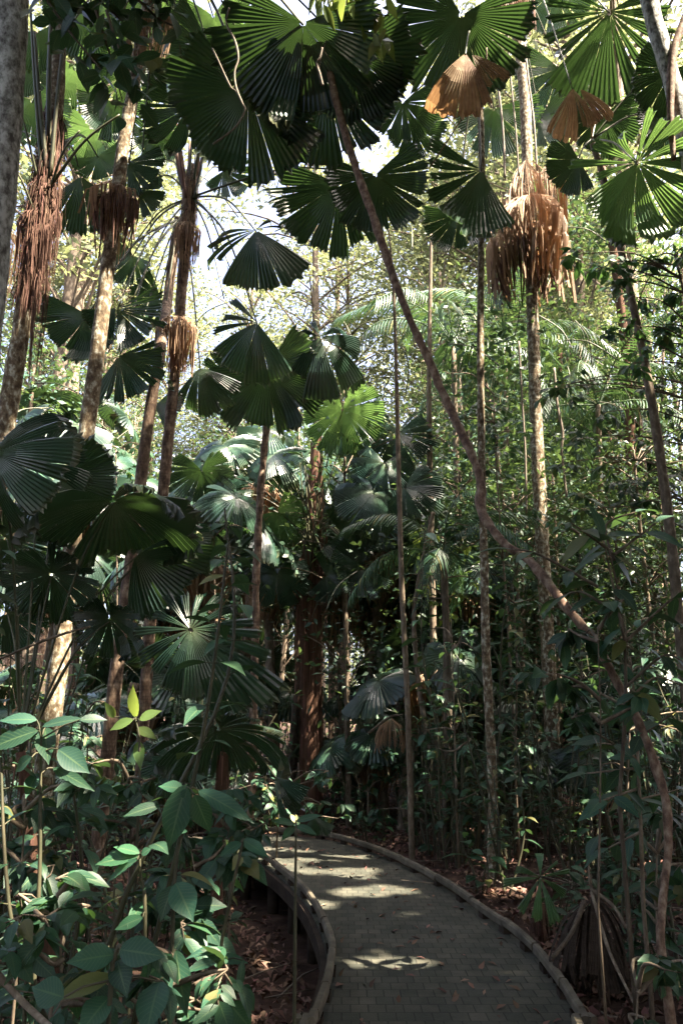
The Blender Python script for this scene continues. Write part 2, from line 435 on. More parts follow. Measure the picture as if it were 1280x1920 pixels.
# ------------------------------------------------------------------ path, ground
RE = [(1150, 2060), (1105, 1945), (1082, 1905), (1045, 1845), (1000, 1790), (950, 1748), (900, 1713), (845, 1674), (790, 1641), (735, 1614), (680, 1593), (625, 1577), (560, 1568), (480, 1562)]
LE = [(540, 2060), (577, 1950), (592, 1910), (611, 1850), (617, 1795), (603, 1745), (582, 1703), (556, 1671), (526, 1644), (495, 1621), (455, 1601), (405, 1590), (345, 1584), (280, 1580)]
def edge(E, off=0):
    pts = [G(x, y) for x, y in E]
    pts = [V((pts[0].x - (pts[1].x - pts[0].x) * 3, -2.5, 0))] + pts
    return smooth_path(pts, 5)
LP, RP = edge(LE), edge(RE)
def xat(E, y):
    for i in range(len(E) - 1):
        if E[i].y <= y <= E[i + 1].y:
            f = (y - E[i].y) / max(E[i + 1].y - E[i].y, 1e-6); return E[i].x * (1 - f) + E[i + 1].x * f
    return E[-1].x if y > E[-1].y else E[0].x
def sst(t): t = min(1, max(0, t)); return t * t * (3 - 2 * t)
def ground(x, y):
    yl = min(max(y, -2), 11.3)
    xl, xr = xat(LP, yl), xat(RP, yl)
    k = sst((x - (xr - .5)) / .5)                     # 0 under and left of the path, 1 on the right
    far = sst((y - 11) / 4)
    low = -.50 + .2 * sst((xl - 2.0 - x) / 3)
    z = (low * (1 - k) + (-.07) * k) * (1 - far) + (-.16) * far
    p = V((x, y, 0))
    z += .07 * mnoise.noise(p * .9) * (1 if k < .9 or x > xr + .4 else .3) + .03 * mnoise.noise(p * 3.1)
    if y > 30: z += (y - 30) * .012
    return z

gm = MB()
xs = [-160, -90, -50, -30, -20] + [-14 + .25 * i for i in range(113)] + [20, 30, 50, 90, 160]
ys = [-30, -15, -8] + [-4 + .25 * i for i in range(97)] + [21 + i for i in range(20)] + [48, 60, 80, 120, 200, 320]
for y in ys:
    for x in xs: gm.v.append(V((x, y, ground(x, y))))
nx = len(xs)
for j in range(len(ys) - 1):
    for i in range(nx - 1): gm.f.append((j * nx + i, j * nx + i + 1, (j + 1) * nx + i + 1, (j + 1) * nx + i))
tag(link('ground', gm.mesh('ground', ground_m)), 'dark forest floor of soil under leaf litter', kind='structure')

pm = MB()
nP = len(LP)
LD = [LP[i].lerp(RP[i], -.01) for i in range(nP)]; RD = [RP[i].lerp(LP[i], -.01) for i in range(nP)]
for i in range(nP):
    for k in range(9): pm.v.append(LD[i].lerp(RD[i], k / 8))
for i in range(nP - 1):
    for k in range(8): pm.f.append((i * 9 + k, i * 9 + k + 1, (i + 1) * 9 + k + 1, (i + 1) * 9 + k))
o = len(pm.v)
for i in range(nP):
    pm.v += [LD[i] + V((0, 0, 0)), LD[i] - V((0, 0, .16)), RD[i] + V((0, 0, 0)), RD[i] - V((0, 0, .16))]
for i in range(nP - 1):
    a = o + 4 * i; b = a + 4
    pm.f += [(a, b, b + 1, a + 1), (a + 2, a + 3, b + 3, b + 2), (a + 1, b + 1, b + 3, a + 3)]
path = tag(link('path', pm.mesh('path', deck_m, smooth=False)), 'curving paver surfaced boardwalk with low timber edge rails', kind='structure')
def rail(E, side):
    mb = MB(); n = len(E); hw = .024; hh = .031; lift = .07; rr_ = random.Random(int(side) + 9)
    pr = [(-hw, -hh * .6), (-hw, hh * .55), (-hw * .6, hh), (hw * .6, hh), (hw, hh * .55), (hw, -hh * .6), (hw * .6, -hh), (-hw * .6, -hh)]
    for c0 in range(0, n - 1, 6):                    # separate timber lengths, butted with a small gap
        c1 = min(c0 + 6, n - 1); ox, oz, ro = rr_.uniform(-.006, .006), rr_.uniform(-.006, .006), rr_.uniform(-.08, .08)
        base = len(mb.v); m_ = c1 - c0 + 1
        for i in range(c0, c1 + 1):
            t = (E[min(i + 1, n - 1)] - E[max(i - 1, 0)]).normalized(); s = V((t.y, -t.x, 0))
            wob = .005 * mnoise.noise(E[i] * 2.3); p = E[i] + (t * .006 if i == c0 else -t * .006 if i == c1 else V((0, 0, 0)))
            for (u, v) in pr: mb.v.append(p + s * (u + side * .03 + ox + v * ro) + V((0, 0, lift + v + wob + oz)))
        for i in range(m_ - 1):
            for k in range(8):
                k2 = (k + 1) % 8; b_ = base + i * 8
                mb.f.append((b_ + k, b_ + 8 + k, b_ + 8 + k2, b_ + k2))
        mb.f.append(tuple(base + k for k in range(8))); mb.f.append(tuple(base + (m_ - 1) * 8 + k for k in reversed(range(8))))
    link('edge_rail', mb.mesh('edge_rail', rail_m, smooth=False), path)
    bl = MB()                                        # spacer blocks under the rail
    for i in range(2, n - 1, 4):
        t = (E[i + 1] - E[i]).normalized(); s = V((t.y, -t.x, 0)); c = E[i] + s * side * .03
        v = [c + t * a * .05 + s * b * .03 + V((0, 0, z)) for z in (.002, lift - hh * .9) for a, b in ((-1, -1), (1, -1), (1, 1), (-1, 1))]
        bl.add(v, [(0, 1, 5, 4), (1, 2, 6, 5), (2, 3, 7, 6), (3, 0, 4, 7)])
    link('rail_blocks', bl.mesh('rail_blocks', beam_m, smooth=False), path)
rail(LD, 1); rail(RD, -1)
for E, sd in ((LD, -1), (RD, 1)):                    # dark edge beams under the paving
    mb = MB()
    for i in range(nP):
        t = (E[min(i + 1, nP - 1)] - E[max(i - 1, 0)]).normalized(); n_ = V((t.y, -t.x, 0)) * sd
        for u, z in ((.003, -.012), (.045, -.012), (.045, -.13), (.003, -.13)): mb.v.append(E[i] + n_ * u + V((0, 0, z)))
    for i in range(nP - 1):
        for k in range(4): mb.f.append((i * 4 + k, i * 4 + (k + 1) % 4, i * 4 + 4 + (k + 1) % 4, i * 4 + 4 + k))
    link('edge_beam', mb.mesh('edge_beam', beam_m, smooth=False), path)
for i in range(8, nP - 4, 6):                        # posts carrying the raised left side
    c = LD[i] + V((.12, 0, 0)); g = ground(c.x, c.y) - .1
    mb = MB(); tube(mb, [V((c.x, c.y, g)), V((c.x, c.y, -.17))], [.06, .06], 8)
    link('support_post', mb.mesh('support_post', beam_m), path)

def on_path(x, y, mar=.15):
    if y > 12.2 or y < -2: return False
    return xat(LP, min(y, 11.2)) - mar < x < xat(RP, min(y, 11.2)) + mar if y < 11.0 else (-3 < x < 0 and y < 11.8)

# leaf litter
rs = np.random.default_rng(3)
L_ = []
N = 42000
yy = 2.2 + 22 * rs.random(N) ** 1.5; xx = (rs.random(N) - .5) * (3.2 + yy * 1.05)
for x, y in zip(xx, yy):
    if on_path(x, y, .06): continue
    L_.append((x, y, ground(x, y) + .012 + .03 * rs.random()))
L_ = np.array(L_)
lq = leaf_quads(rs, L_, .085, .45, 1.6, 0.0).reshape(-1, 4, 3)
lq[:, 1, 2] += .012; lq[:, 3, 2] += .012
tag(link('leaf_litter', quads_mesh('leaf_litter', lq.reshape(-1, 3), litter_m)), 'brown fallen leaves covering the forest floor', 'leaf litter', kind='stuff')
# stray leaves on the path
R2 = random.Random(5)
sc = np.array([[R2.uniform(xat(LP, y) + .08, xat(RP, y) - .08), y, .012] for y in [R2.uniform(4.4, 10.5) for _ in range(150)]])
q = leaf_quads(rs, sc, .07, .45, 4, 0).reshape(-1, 4, 3)
tag(link('path_litter', quads_mesh('path_litter', q.reshape(-1, 3), litter_m)), 'few small fallen leaves strewn over the boardwalk', 'leaf litter', kind='stuff')

tm = MB(); R4 = random.Random(44)
for k in range(420):
    Y = 2.6 + 12 * R4.random() ** 1.3; X = R4.uniform(-.55, .55) * Y
    if on_path(X, Y, .1): continue
    L = R4.uniform(.15, .8); an = R4.uniform(0, 6.28); c = V((X, Y, ground(X, Y) + .03)); e = c + V((math.cos(an) * L, math.sin(an) * L, R4.uniform(-.01, .12)))
    m_ = c.lerp(e, .5) + rv(R4, .05 * L); m_.z = max(m_.z, c.z)
    tube(tm, [c, m_, e], [.009 * L + .003, .007 * L + .003, .003], 5)
tag(link('twig_litter', tm.mesh('twig_litter', vine_m)), 'thin fallen twigs scattered over the leaf litter', 'twigs', kind='stuff')

# ------------------------------------------------------------------ palms and trunks of the foreground
def trunk_obj(root, pts, mat, seg=14, bumpy=.12, freq=4, name='trunk', rings=0.0, ws=1.0):
    """pts: picture (x, y, Y, width px) from the bottom up; the lowest is carried down to the ground"""
    q = [(P(x, y, Y), S(x, y, Y, w_) * .5 * ws) for (x, y, Y, w_) in pts]
    b = q[0][0]; g = ground(b.x, b.y) - .08
    if b.z > g + .1:
        d = (q[0][0] - q[1][0]); d = d / max(abs(d.z), 1e-3) if abs(d.z) > 1e-3 else V((0, 0, -1))
        k = min(b.z - g, 3.0); e = b + V((d.x * k * .5, d.y * k * .5, -(b.z - g)))
        e.z = ground(e.x, e.y) - .08
        q = [(e, q[0][1] * 1.08)] + [(b.lerp(e, .4), q[0][1] * 1.0)] + q
    pp, rr = spath4(q, 10)
    if rings:
        rr = [r * (1 + rings * (1 if i % 2 else -1) * .5) for i, r in enumerate(rr)]
    mb = MB(); off = V(root.location)
    tube(mb, [p - off for p in pp], rr, seg, bumpy, freq)
    return link(name, mb.mesh(name, mat), root), pp, rr
def base_of(pts):
    b = P(*pts[0][:3]); return V((b.x, b.y, ground(b.x, b.y)))
def new_palm(name, label, cat, pts, mat, **kw):
    root = empty(name, base_of(pts), label, cat)
    t, pp, rr = trunk_obj(root, pts, mat, **kw)
    return root, pp, rr
def hang(root, x, y, Y, L, W, D=None, mat=None, seed=1, name='dead_frond', rz=0, dy=0, **kw):
    p = P(x, y, Y); k = S(x, y, Y, 1)
    me = hanging_mesh(name, mat or dead_m, seed, L * k * 1.12, W * k * .5, (D or W * .8) * k * .5, **kw)
    o = link(name, me, root); o.location = p - V(root.location) + V((0, dy, 0)); o.rotation_euler = (0, 0, rad(rz))
    return o
def fibres(root, pp, rr, i0, i1, n, ln, seed, mat=None, name='fibre', r0=1.0, **kw):
    ax = [(pp[i] - V(root.location), rr[i]) for i in range(i0, i1)]
    return link(name, fibre_mesh(name, mat or fibre_m, seed, ax, r0, n, ln, **kw), root)
def near_y(pp, y):       # index of the path point nearest a picture height
    return min(range(len(pp)), key=lambda i: abs((proj(pp[i]) or (0, 9999))[1] - y))

# T2 speckled leaning palm on the left
p2, pp2, rr2 = new_palm('fan_palm', 'lichen speckled palm leaning right, with a brown collar of fibre high on its trunk', 'palm tree',
    [(80, 1480, 7, 58), (104, 1300, 7, 54), (122, 1150, 7, 50), (150, 900, 7, 46), (178, 700, 7, 42), (200, 520, 7, 39), (216, 400, 7, 36), (232, 270, 7, 34), (248, 180, 7, 33), (268, 60, 7, 32), (300, -90, 7, 32)], bark_lichen, rings=.02, ws=.68)
c2 = P(305, -110, 7)
i = near_y(pp2, 372)
hang(p2, 212, 350, 6.95, 75, 84, 70, dead_m, 11, 'fibre_collar', belly=.35, close=.9, ragged=.3, half=150)
hang(p2, 222, 362, 6.9, 120, 78, 60, fibre_m, 12, 'fibre_collar', belly=.3, close=.8, ragged=.6, half=165)
fibres(p2, pp2, rr2, i - 3, i + 3, 260, .35, 5, dead_m, 'fibre', out=.5, wid=.01)
hang(p2, 293, 18, 6.8, 110, 62, 50, dead_m, 13, 'dead_frond', belly=.4, close=.6)
hang(p2, 262, 60, 6.9, 90, 40, 40, dead_m, 14, 'dead_frond', belly=.4, close=.6)
frond(p2, c2, 465, 168, 7.0, 172, 5, 290, 9, 2.0, .18, .15, el=-28, pr=.017)
frond(p2, c2, 568, 42, 6.4, 185, -8, 230, 13, 3.0, .22, .1, el=-35, mat=fan_green, pr=.017)
frond(p2, c2, 612, 150, 7.2, 172, 4, 180, 8, 1.2, .2, .1, el=-12)
frond(p2, c2, 655, 95, 6.9, 150, 15, 230, 9, 1.5, .2, .1, el=-20)
frond(p2, c2, 395, 95, 7.6, 120, -40, 250, 10, 3, .2, .1, el=-40)
frond(p2, c2, 350, 200, 7.9, 95, -50, 220, 9, 5, .2, .1, el=-30)
frond(p2, c2, 240, 305, 7.6, 75, 45, 150, 6, 7, .2, .1, el=-10)
frond(p2, c2, 258, 355, 7.7, 60, 62, 110, 4, 4, .2, .1, el=-10)

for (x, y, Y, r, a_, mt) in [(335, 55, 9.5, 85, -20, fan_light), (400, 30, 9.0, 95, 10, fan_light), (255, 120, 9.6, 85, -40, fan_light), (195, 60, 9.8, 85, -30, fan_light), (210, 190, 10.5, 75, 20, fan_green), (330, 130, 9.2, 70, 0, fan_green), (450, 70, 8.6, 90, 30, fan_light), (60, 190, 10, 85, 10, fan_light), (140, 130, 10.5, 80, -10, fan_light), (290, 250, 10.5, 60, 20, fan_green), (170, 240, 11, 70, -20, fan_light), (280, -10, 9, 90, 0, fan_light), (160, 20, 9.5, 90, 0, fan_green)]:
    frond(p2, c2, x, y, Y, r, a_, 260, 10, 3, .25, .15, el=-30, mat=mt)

# T1 shaggy palm far left
p1, pp1, rr1 = new_palm('fan_palm', 'shaggy palm with red fibre and thick green leaf stalks beside the grey trunk', 'palm tree',
    [(-12, 960, 6.6, 46), (5, 840, 6.6, 44), (22, 730, 6.6, 42), (42, 610, 6.6, 40), (58, 510, 6.6, 42), (72, 430, 6.6, 52), (84, 350, 6.6, 50), (97, 260, 6.6, 46), (106, 170, 6.6, 36), (114, 70, 6.6, 26), (120, -60, 6.6, 18)], bark_lichen, rings=.02, ws=.82)
c1 = P(95, 290, 6.6)
a, b = near_y(pp1, 560), near_y(pp1, 200)
fibres(p1, pp1, rr1, a, b, 2600, .32, 21, fibre_m, 'fibre', out=.6, wid=.005, fuzz=.9)
fibres(p1, pp1, rr1, near_y(pp1, 420), near_y(pp1, 340), 500, .22, 22, fibre_m, 'fibre', out=1.3, wid=.004, fuzz=1.4)
for k, (x, y, L, W, s) in enumerate([(70, 395, 95, 60, 31), (98, 415, 120, 30, 32), (84, 490, 235, 26, 33), (66, 440, 170, 20, 34), (18, 430, 150, 40, 35), (108, 390, 150, 20, 36), (50, 410, 130, 24, 37), (80, 420, 110, 40, 38)]):
    hang(p1, x, y, 6.5 if k else 6.55, L, W, W * .8, fibre_m if k != 4 else dead_m, s, 'dead_frond', belly=.3, close=.55, ragged=.4, half=150 if k == 0 else 100)
for (x0, y0, x1, y1, w_) in [(80, 330, 58, 15, .020), (92, 270, 100, -10, .030), (95, 330, 135, -20, .022), (98, 345, 225, 215, .016), (96, 350, 150, 245, .014), (70, 330, 34, 190, .014), (66, 400, 24, 310, .012), (88, 320, 65, 60, .026)]:
    mb = MB(); A_, B_ = P(x0, y0, 6.5), P(x1, y1, 6.3)
    pts = smooth_path([A_, A_.lerp(B_, .5) + V((0, -.05, .05)), B_], 6)
    tube(mb, [p - V(p1.location) for p in pts], [w_ * (1 - .5 * i / len(pts)) for i in range(len(pts))], 7)
    link('petiole', mb.mesh('petiole', petiole_m), p1)
frond(p1, c1, 70, 60, 6.9, 80, 10, 200, 6, 3, .2, .1, el=-20, mat=fan_light, pet=False)
frond(p1, c1, 45, 120, 7.2, 70, 15, 160, 5, 3, .2, .1, el=-10, mat=fan_light, pet=False)
frond(p1, c1, 152, 330, 8.2, 125, 0, 110, 5, 3, .2, .1, el=-10)
frond(p1, c1, 183, 292, 8.0, 62, 20, 200, 8, 3, .2, .1, el=10, mat=fan_light)

# T3 pair of palms left of centre
p3, pp3, rr3 = new_palm('fan_palm', 'slim palm with a furry brown bundle on its trunk and spiky crown of bare stalks', 'palm tree',
    [(272, 1330, 9, 27), (283, 1150, 9, 27), (292, 1050, 9, 26), (306, 920, 9, 26), (322, 760, 9, 25), (334, 640, 9, 24), (341, 540, 9, 24), (348, 470, 9, 26), (354, 400, 9, 34), (358, 350, 9, 30), (360, 310, 9, 18)], bark_red, rings=.03, ws=.82)
c3 = P(358, 370, 9)
a, b = near_y(pp3, 490), near_y(pp3, 330)
fibres(p3, pp3, rr3, a, b, 500, .28, 41, dead_m, 'fibre', out=.4, wid=.007)
for s, (x, y, L, W) in enumerate([(333, 592, 108, 70), (322, 605, 95, 48), (345, 600, 100, 44)]):
    hang(p3, x, y, 8.95, L, W, W, dead_m if s != 1 else fibre_m, 51 + s, 'dead_frond', belly=.35, close=.8, ragged=.35, half=170 if s == 0 else 100)
a = near_y(pp3, 690); b = near_y(pp3, 600)
fibres(p3, pp3, rr3, a, b, 420, .25, 42, dead_m, 'fibre', out=.7, wid=.009)
hang(p3, 353, 415, 8.9, 78, 44, 40, dead_m, 56, 'dead_frond', belly=.35, close=.8, half=160)
for k in range(16):                                   # bare stalks standing up out of the crown
    an = R.uniform(-38, 38); L = R.uniform(70, 140)
    A_ = P(356 + an * .25, 372, 9 + R.uniform(-.1, .1)); B_ = P(357 + an * .9 + R.uniform(-4, 4), 372 - L, 9 + R.uniform(-.4, .4))
    mb = MB(); pts = smooth_path([A_, A_.lerp(B_, .5) + rv(R, .03), B_], 4)
    tube(mb, [p - V(p3.location) for p in pts], [.024 * (1 - .55 * i / len(pts)) for i in range(len(pts))], 6)
    link('petiole', mb.mesh('petiole', petiole_m if k % 3 == 0 else dead_m), p3)
frond(p3, c3, 480, 432, 8.3, 140, 12, 200, 8, 2, .25, .1, el=24, wedges=[(-118, -107, .78), (-103, -93, .85), (-88, -80, .85), (-77, -66, .75), (-46, -8, .85), (-8, 12, 1.0), (12, 45, 1.12), (100, 110, .4), (130, 142, .35)], label='fan leaf with a solid drooping half and loose strips pointing left')
frond(p3, c3, 482, 605, 8.2, 115, 5, 250, 9, 4, .25, .1, el=14, wedges=[(-150, -136, .85), (-122, -108, .85), (-98, -86, .9), (-72, -50, .85), (-50, -20, 1.0), (-20, 8, 1.15), (8, 34, 1.1)])
frond(p3, c3, 636, 345, 8.4, 138, -8, 210, 11, 3.5, .22, .1, el=-20, sag=.12)
frond(p3, c3, 703, 328, 8.0, 118, 12, 240, 11, 3.5, .25, .2, el=-18, sag=.1)
for (x, y, Y, r, a_) in [(300, 560, 9.6, 60, -60), (420, 320, 10, 60, 60), (250, 480, 10, 60, -40)]:
    frond(p3, c3, x, y, Y, r, a_, 230, 9, 5, .3, .1, el=-20)
for (x1, y1) in [(230, 490), (250, 560), (262, 620), (420, 560), (270, 345), (300, 300), (430, 500)]:
    mb = MB(); A_ = c3; B_ = P(x1, y1, 8.8 + R.uniform(-.5, .5)); pts = smooth_path([A_, A_.lerp(B_, .5) + V((0, 0, .22)), B_], 6)
    tube(mb, [p - V(p3.location) for p in pts], [.013 * (1 - .5 * i / len(pts)) for i in range(len(pts))], 6)
    link('petiole', mb.mesh('petiole', petiole_m), p3)

p3b, pp3b, rr3b = new_palm('fan_palm', 'taller brown palm trunk close left of the furry bundled palm', 'palm tree',
    [(190, 1530, 8.6, 36), (205, 1400, 8.6, 35), (222, 1230, 8.6, 33), (242, 1080, 8.6, 30), (262, 920, 8.6, 29), (280, 780, 8.6, 27), (300, 660, 8.6, 25), (315, 560, 9.5, 23), (326, 470, 9.5, 22), (335, 410, 9.5, 20)], bark_red, rings=.02, ws=.78)
c3b = P(335, 410, 9.5)
frond(p3b, c3b, 218, 578, 8.3, 108, 66, 150, 9, 6, .25, .1, el=-8, wedges=[(-62, -22, .9), (-20, -2, .98), (0, 8, 1), (10, 18, 1), (20, 27, 1), (34, 42, .9), (46, 52, .85), (-150, -70, .7)])
frond(p3b, c3b, 222, 668, 8.3, 100, 40, 150, 9, 4, .25, .1, el=-10)
frond(p3b, c3b, 165, 590, 8.6, 95, -20, 200, 8, 4, .25, .1, el=-15)
frond(p3b, c3b, 375, 690, 9.3, 90, 15, 120, 5, 3, .3, .1, el=20)
frond(p3b, c3b, 290, 760, 9.3, 80, 75, 90, 4, 3, .3, .1, el=20)

# T4 small palm
p4, pp4, rr4 = new_palm('fan_palm', 'small slim palm with knobbly red trunk under a round dark fan', 'palm tree',
    [(476, 1330, 10.5, 20), (479, 1200, 10.5, 19), (481, 1080, 10.5, 19), (487, 950, 10.5, 18), (495, 850, 10.5, 17), (503, 770, 10.5, 18), (507, 720, 10.5, 14)], bark_red, rings=.12, bumpy=.35, ws=.78)
c4 = P(506, 735, 10.5)
frond(p4, c4, 500, 695, 9.9, 128, 0, 300, 14, 2.5, .22, .12, el=-25, sag=.3)
frond(p4, c4, 505, 690, 10.4, 105, 80, 120, 7, 4, .25, .1, el=-12, sag=.3)
frond(p4, c4, 600, 632, 9.6, 112, 10, 250, 7, 3, .28, .1, el=22, wedges=[(-178, -160, .5), (-140, -120, .5), (-60, -30, .85), (-28, 10, 1.1), (14, 50, 1.0), (52, 95, .85), (100, 130, .7)])
frond(p4, c4, 440, 720, 10.3, 75, -75, 170, 7, 5, .25, .1, el=-15, sag=.3)

# T5 thick shaggy trunk in the centre
p5, pp5, rr5 = new_palm('fan_palm', 'thick dark shaggy trunk standing in the centre of the forest', 'palm tree',
    [(583, 1500, 13, 54), (584, 1400, 13, 50), (583, 1280, 13, 50), (584, 1150, 13, 48), (586, 1050, 13, 46), (589, 960, 13, 40), (592, 880, 13, 30), (594, 810, 13, 22)], bark_shag, bumpy=.3, freq=5, ws=.85)
c5 = P(588, 1000, 12.9)
fibres(p5, pp5, rr5, 3, len(pp5) - 6, 900, .7, 61, fibre_m, 'fibre', out=.12, wid=.014, fuzz=.2, r0=1.0)
hang(p5, 566, 1040, 12.75, 250, 18, 20, fibre_m, 62, 'dead_frond', belly=.2, close=.8, half=140)
hang(p5, 606, 980, 12.8, 210, 16, 18, fibre_m, 63, 'dead_frond', belly=.2, close=.8, half=140)
for (x, y, Y, r, a_, sp, nw_, el, mt) in [(512, 852, 12.0, 75, 20, 300, 12, 62, fan_green), (428, 838, 12.3, 60, 0, 280, 10, 62, fan_green), (378, 882, 12, 78, 5, 300, 16, -30, fan_green), (642, 768, 12, 95, 0, 330, 12, -25, fan_light),
      (665, 792, 12.6, 80, 30, 260, 9, 40, fan_green), (745, 815, 12, 80, 40, 240, 12, 35, fan_green), (720, 868, 11.8, 80, -10, 280, 10, 30, fan_green), (700, 925, 11.6, 85, -30, 300, 12, 45, fan_green), (760, 915, 11.5, 75, 50, 230, 10, 40, fan_green),
      (520, 960, 12.5, 65, 40, 260, 14, -30, fan_light), (640, 1000, 12, 75, 80, 280, 11, -15, fan_green), (680, 1060, 12, 80, -70, 260, 12, 25, fan_green), (520, 1075, 12.4, 70, 10, 280, 12, 15, fan_green), (420, 920, 12.8, 60, 60, 260, 10, 30, fan_green), (610, 1080, 12.2, 60, 80, 250, 10, 20, fan_green)]:
    frond(p5, c5, x, y, Y, r, a_, sp, nw_, 5, .28, .2, el=el, mat=mt, sag=.12, pr=.012)
for k in range(12):
    A_ = P(588 + R.uniform(-14, 10), 1080 - R.uniform(0, 60), 12.8); B_ = P(R.uniform(490, 640), R.uniform(800, 960), 12.6 + R.uniform(-.5, .5))
    mb = MB(); pts = smooth_path([A_, A_.lerp(B_, .5) + V((0, 0, .15)), B_], 5)
    tube(mb, [p - V(p5.location) for p in pts], [.017 * (1 - .5 * i / len(pts)) for i in range(len(pts))], 6)
    link('petiole', mb.mesh('petiole', petiole_m), p5)

# T6 thin pale sapling
def slim(name, label, pts, mat, cat='tree', **kw):
    return new_palm(name, label, cat, pts, mat, seg=10, **kw)
t6, _, _ = slim('slim_tree', 'straight thin pale trunk rising just behind the far boardwalk edge', [(772, 1605, 9.9, 17), (768, 1450, 9.9, 16), (762, 1280, 9.9, 15), (753, 1100, 9.9, 14), (748, 920, 9.9, 13), (744, 760, 9.9, 11), (741, 640, 9.9, 9), (736, 520, 9.9, 7), (728, 430, 9.9, 5)], bark_slim, ws=.72)
t13, _, _ = slim('slim_tree', 'dark slim trunk between the thin pale trunk and the leaning brown tree', [(822, 1560, 12, 22), (818, 1400, 12, 20), (812, 1200, 12, 19), (808, 1000, 12, 17), (805, 850, 12, 16), (804, 700, 12, 13), (806, 560, 12, 11), (808, 440, 12, 8)], bark_slim, ws=.7)
t14, _, _ = slim('slim_tree', 'crooked thin mossy stem behind the thin pale trunk', [(812, 1500, 11, 10), (806, 1400, 11, 10), (793, 1340, 11, 10), (780, 1240, 11, 9), (776, 1150, 11, 9), (790, 1060, 11, 8), (812, 960, 11, 7)], bark_slim)

# T8 slim lichen trunk right of centre
p8, pp8, rr8 = new_palm('fan_palm', 'slender pale blotched palm right of centre, half hidden by the leaning brown tree', 'palm tree',
    [(921, 1640, 8.7, 30), (924, 1500, 8.7, 27), (917, 1350, 8.7, 25), (910, 1200, 8.7, 24), (907, 1050, 8.7, 22), (902, 850, 8.7, 20), (900, 650, 8.7, 19), (901, 500, 8.7, 18), (903, 330, 8.7, 17), (900, 200, 8.7, 16), (897, 110, 8.7, 15)], bark_lichen, rings=.03, ws=.70)
c8 = P(897, 120, 8.7)
frond(p8, c8, 902, 318, 8.0, 145, -6, 120, 6, .8, .22, .1, el=-6, wedges=[(-62, -46, .9), (-40, -14, 1.0), (-14, 12, 1.03), (12, 36, .95), (-115, -98, .85), (-92, -80, .8), (-76, -66, .8)])
frond(p8, c8, 755, 192, 8.8, 82, -4, 260, 10, 8, .2, .15, el=-25)
frond(p8, c8, 770, 230, 9.3, 70, 25, 200, 7, 5, .2, .15, el=-25)
frond(p8, c8, 865, 28, 7.4, 165, -14, 260, 12, 3.5, .2, .25, el=-32, pr=.016)
frond(p8, c8, 872, 100, 6.7, 124, -8, 74, 4, 1.2, .12, .0, el=20, mat=dead_m, name='dead_frond', twist=.25)
frond(p8, c8, 884, 102, 6.75, 88, 36, 50, 4, 3, .2, .0, el=22, mat=dead_m, name='dead_frond', twist=.3, pet=False)
frond(p8, c8, 925, 205, 12.4, 95, 10, 200, 7, 7, .2, .1, el=-20)
frond(p8, c8, 860, 400, 9.2, 80, -30, 150, 6, 5, .25, .1, el=-20)

# T9 tall palm with the hanging dead skirt
p9, pp9, rr9 = new_palm('fan_palm', 'tall ringed palm wearing a big hanging skirt of dead brown fronds', 'palm tree',
    [(1042, 1560, 11.5, 38), (1036, 1420, 11.5, 37), (1030, 1280, 11.5, 36), (1022, 1120, 11.5, 35), (1012, 950, 11.5, 33), (1004, 780, 11.5, 31), (998, 600, 11.5, 29), (993, 450, 11.5, 28), (988, 330, 11.5, 27), (984, 200, 11.5, 27), (972, 90, 11.5, 26), (958, 10, 11.5, 26), (945, -60, 11.5, 26)], bark_lichen, rings=.03, ws=.76)
c9 = P(945, -70, 11.4)
for s, (x, y, L, W, D, kw) in enumerate([
    (985, 300, 200, 74, 70, dict(belly=.6, close=.75)), (1030, 300, 165, 56, 50, dict(belly=.5, close=.7, rz=-40)), (962, 335, 190, 64, 60, dict(belly=.55, close=.7, rz=50)),
    (986, 380, 160, 112, 90, dict(belly=.42, close=.22, half=88, ragged=.08, dy=-.22, n=30)), (940, 370, 150, 50, 50, dict(belly=.5, close=.7, rz=60)), (1040, 345, 175, 40, 50, dict(belly=.5, close=.7, rz=-60)),
    (984, 420, 140, 134, 120, dict(belly=.5, close=.85, half=170, ragged=.25, n=34)), (975, 455, 105, 100, 100, dict(belly=.4, close=.9, half=170, ragged=.4, n=30))]):
    hang(p9, x, y, 11.35, L, W, D, dead_m if s < 7 else fibre_m, 80 + s, 'dead_frond', **kw)
for s, (x, y, L, W) in enumerate([(955, -10, 70, 60), (978, 0, 85, 40), (930, -10, 60, 30)]):
    hang(p9, x, y, 11.35, L, W, W, fibre_m if s else dead_m, 95 + s, 'dead_frond', belly=.4, close=.8, ragged=.5, half=120)
frond(p9, c9, 1142, 22, 9.4, 168, 2, 270, 12, 3, .2, .25, el=-32, pr=.017, wedges=[(-118, -108, .85), (-103, -95, .9), (-90, -82, .95), (-76, -66, .95), (-60, -50, .95), (-46, -12, 1.0), (-12, 14, 1.02), (16, 30, 1.05), (33, 42, 1.05), (45, 56, 1.05), (60, 75, .95), (78, 95, .8), (100, 120, .6)])
frond(p9, c9, 1048, 128, 12.6, 100, -10, 230, 8, 9, .2, .1, el=-25)
frond(p9, c9, 1010, 225, 12.6, 65, 70, 160, 5, 2, .2, .1, el=-5)
frond(p9, c9, 1040, -20, 12.4, 90, -10, 230, 8, 5, .2, .1, el=-25)
frond(p9, c9, 1072, 165, 8.7, 104, 0, 66, 5, 2, .12, .0, el=20, mat=dead_m, name='dead_frond', twist=.25)
frond(p9, c9, 1086, 167, 8.75, 90, 36, 45, 5, 4, .2, .0, el=22, mat=dead_m, name='dead_frond', twist=.3, pet=False)

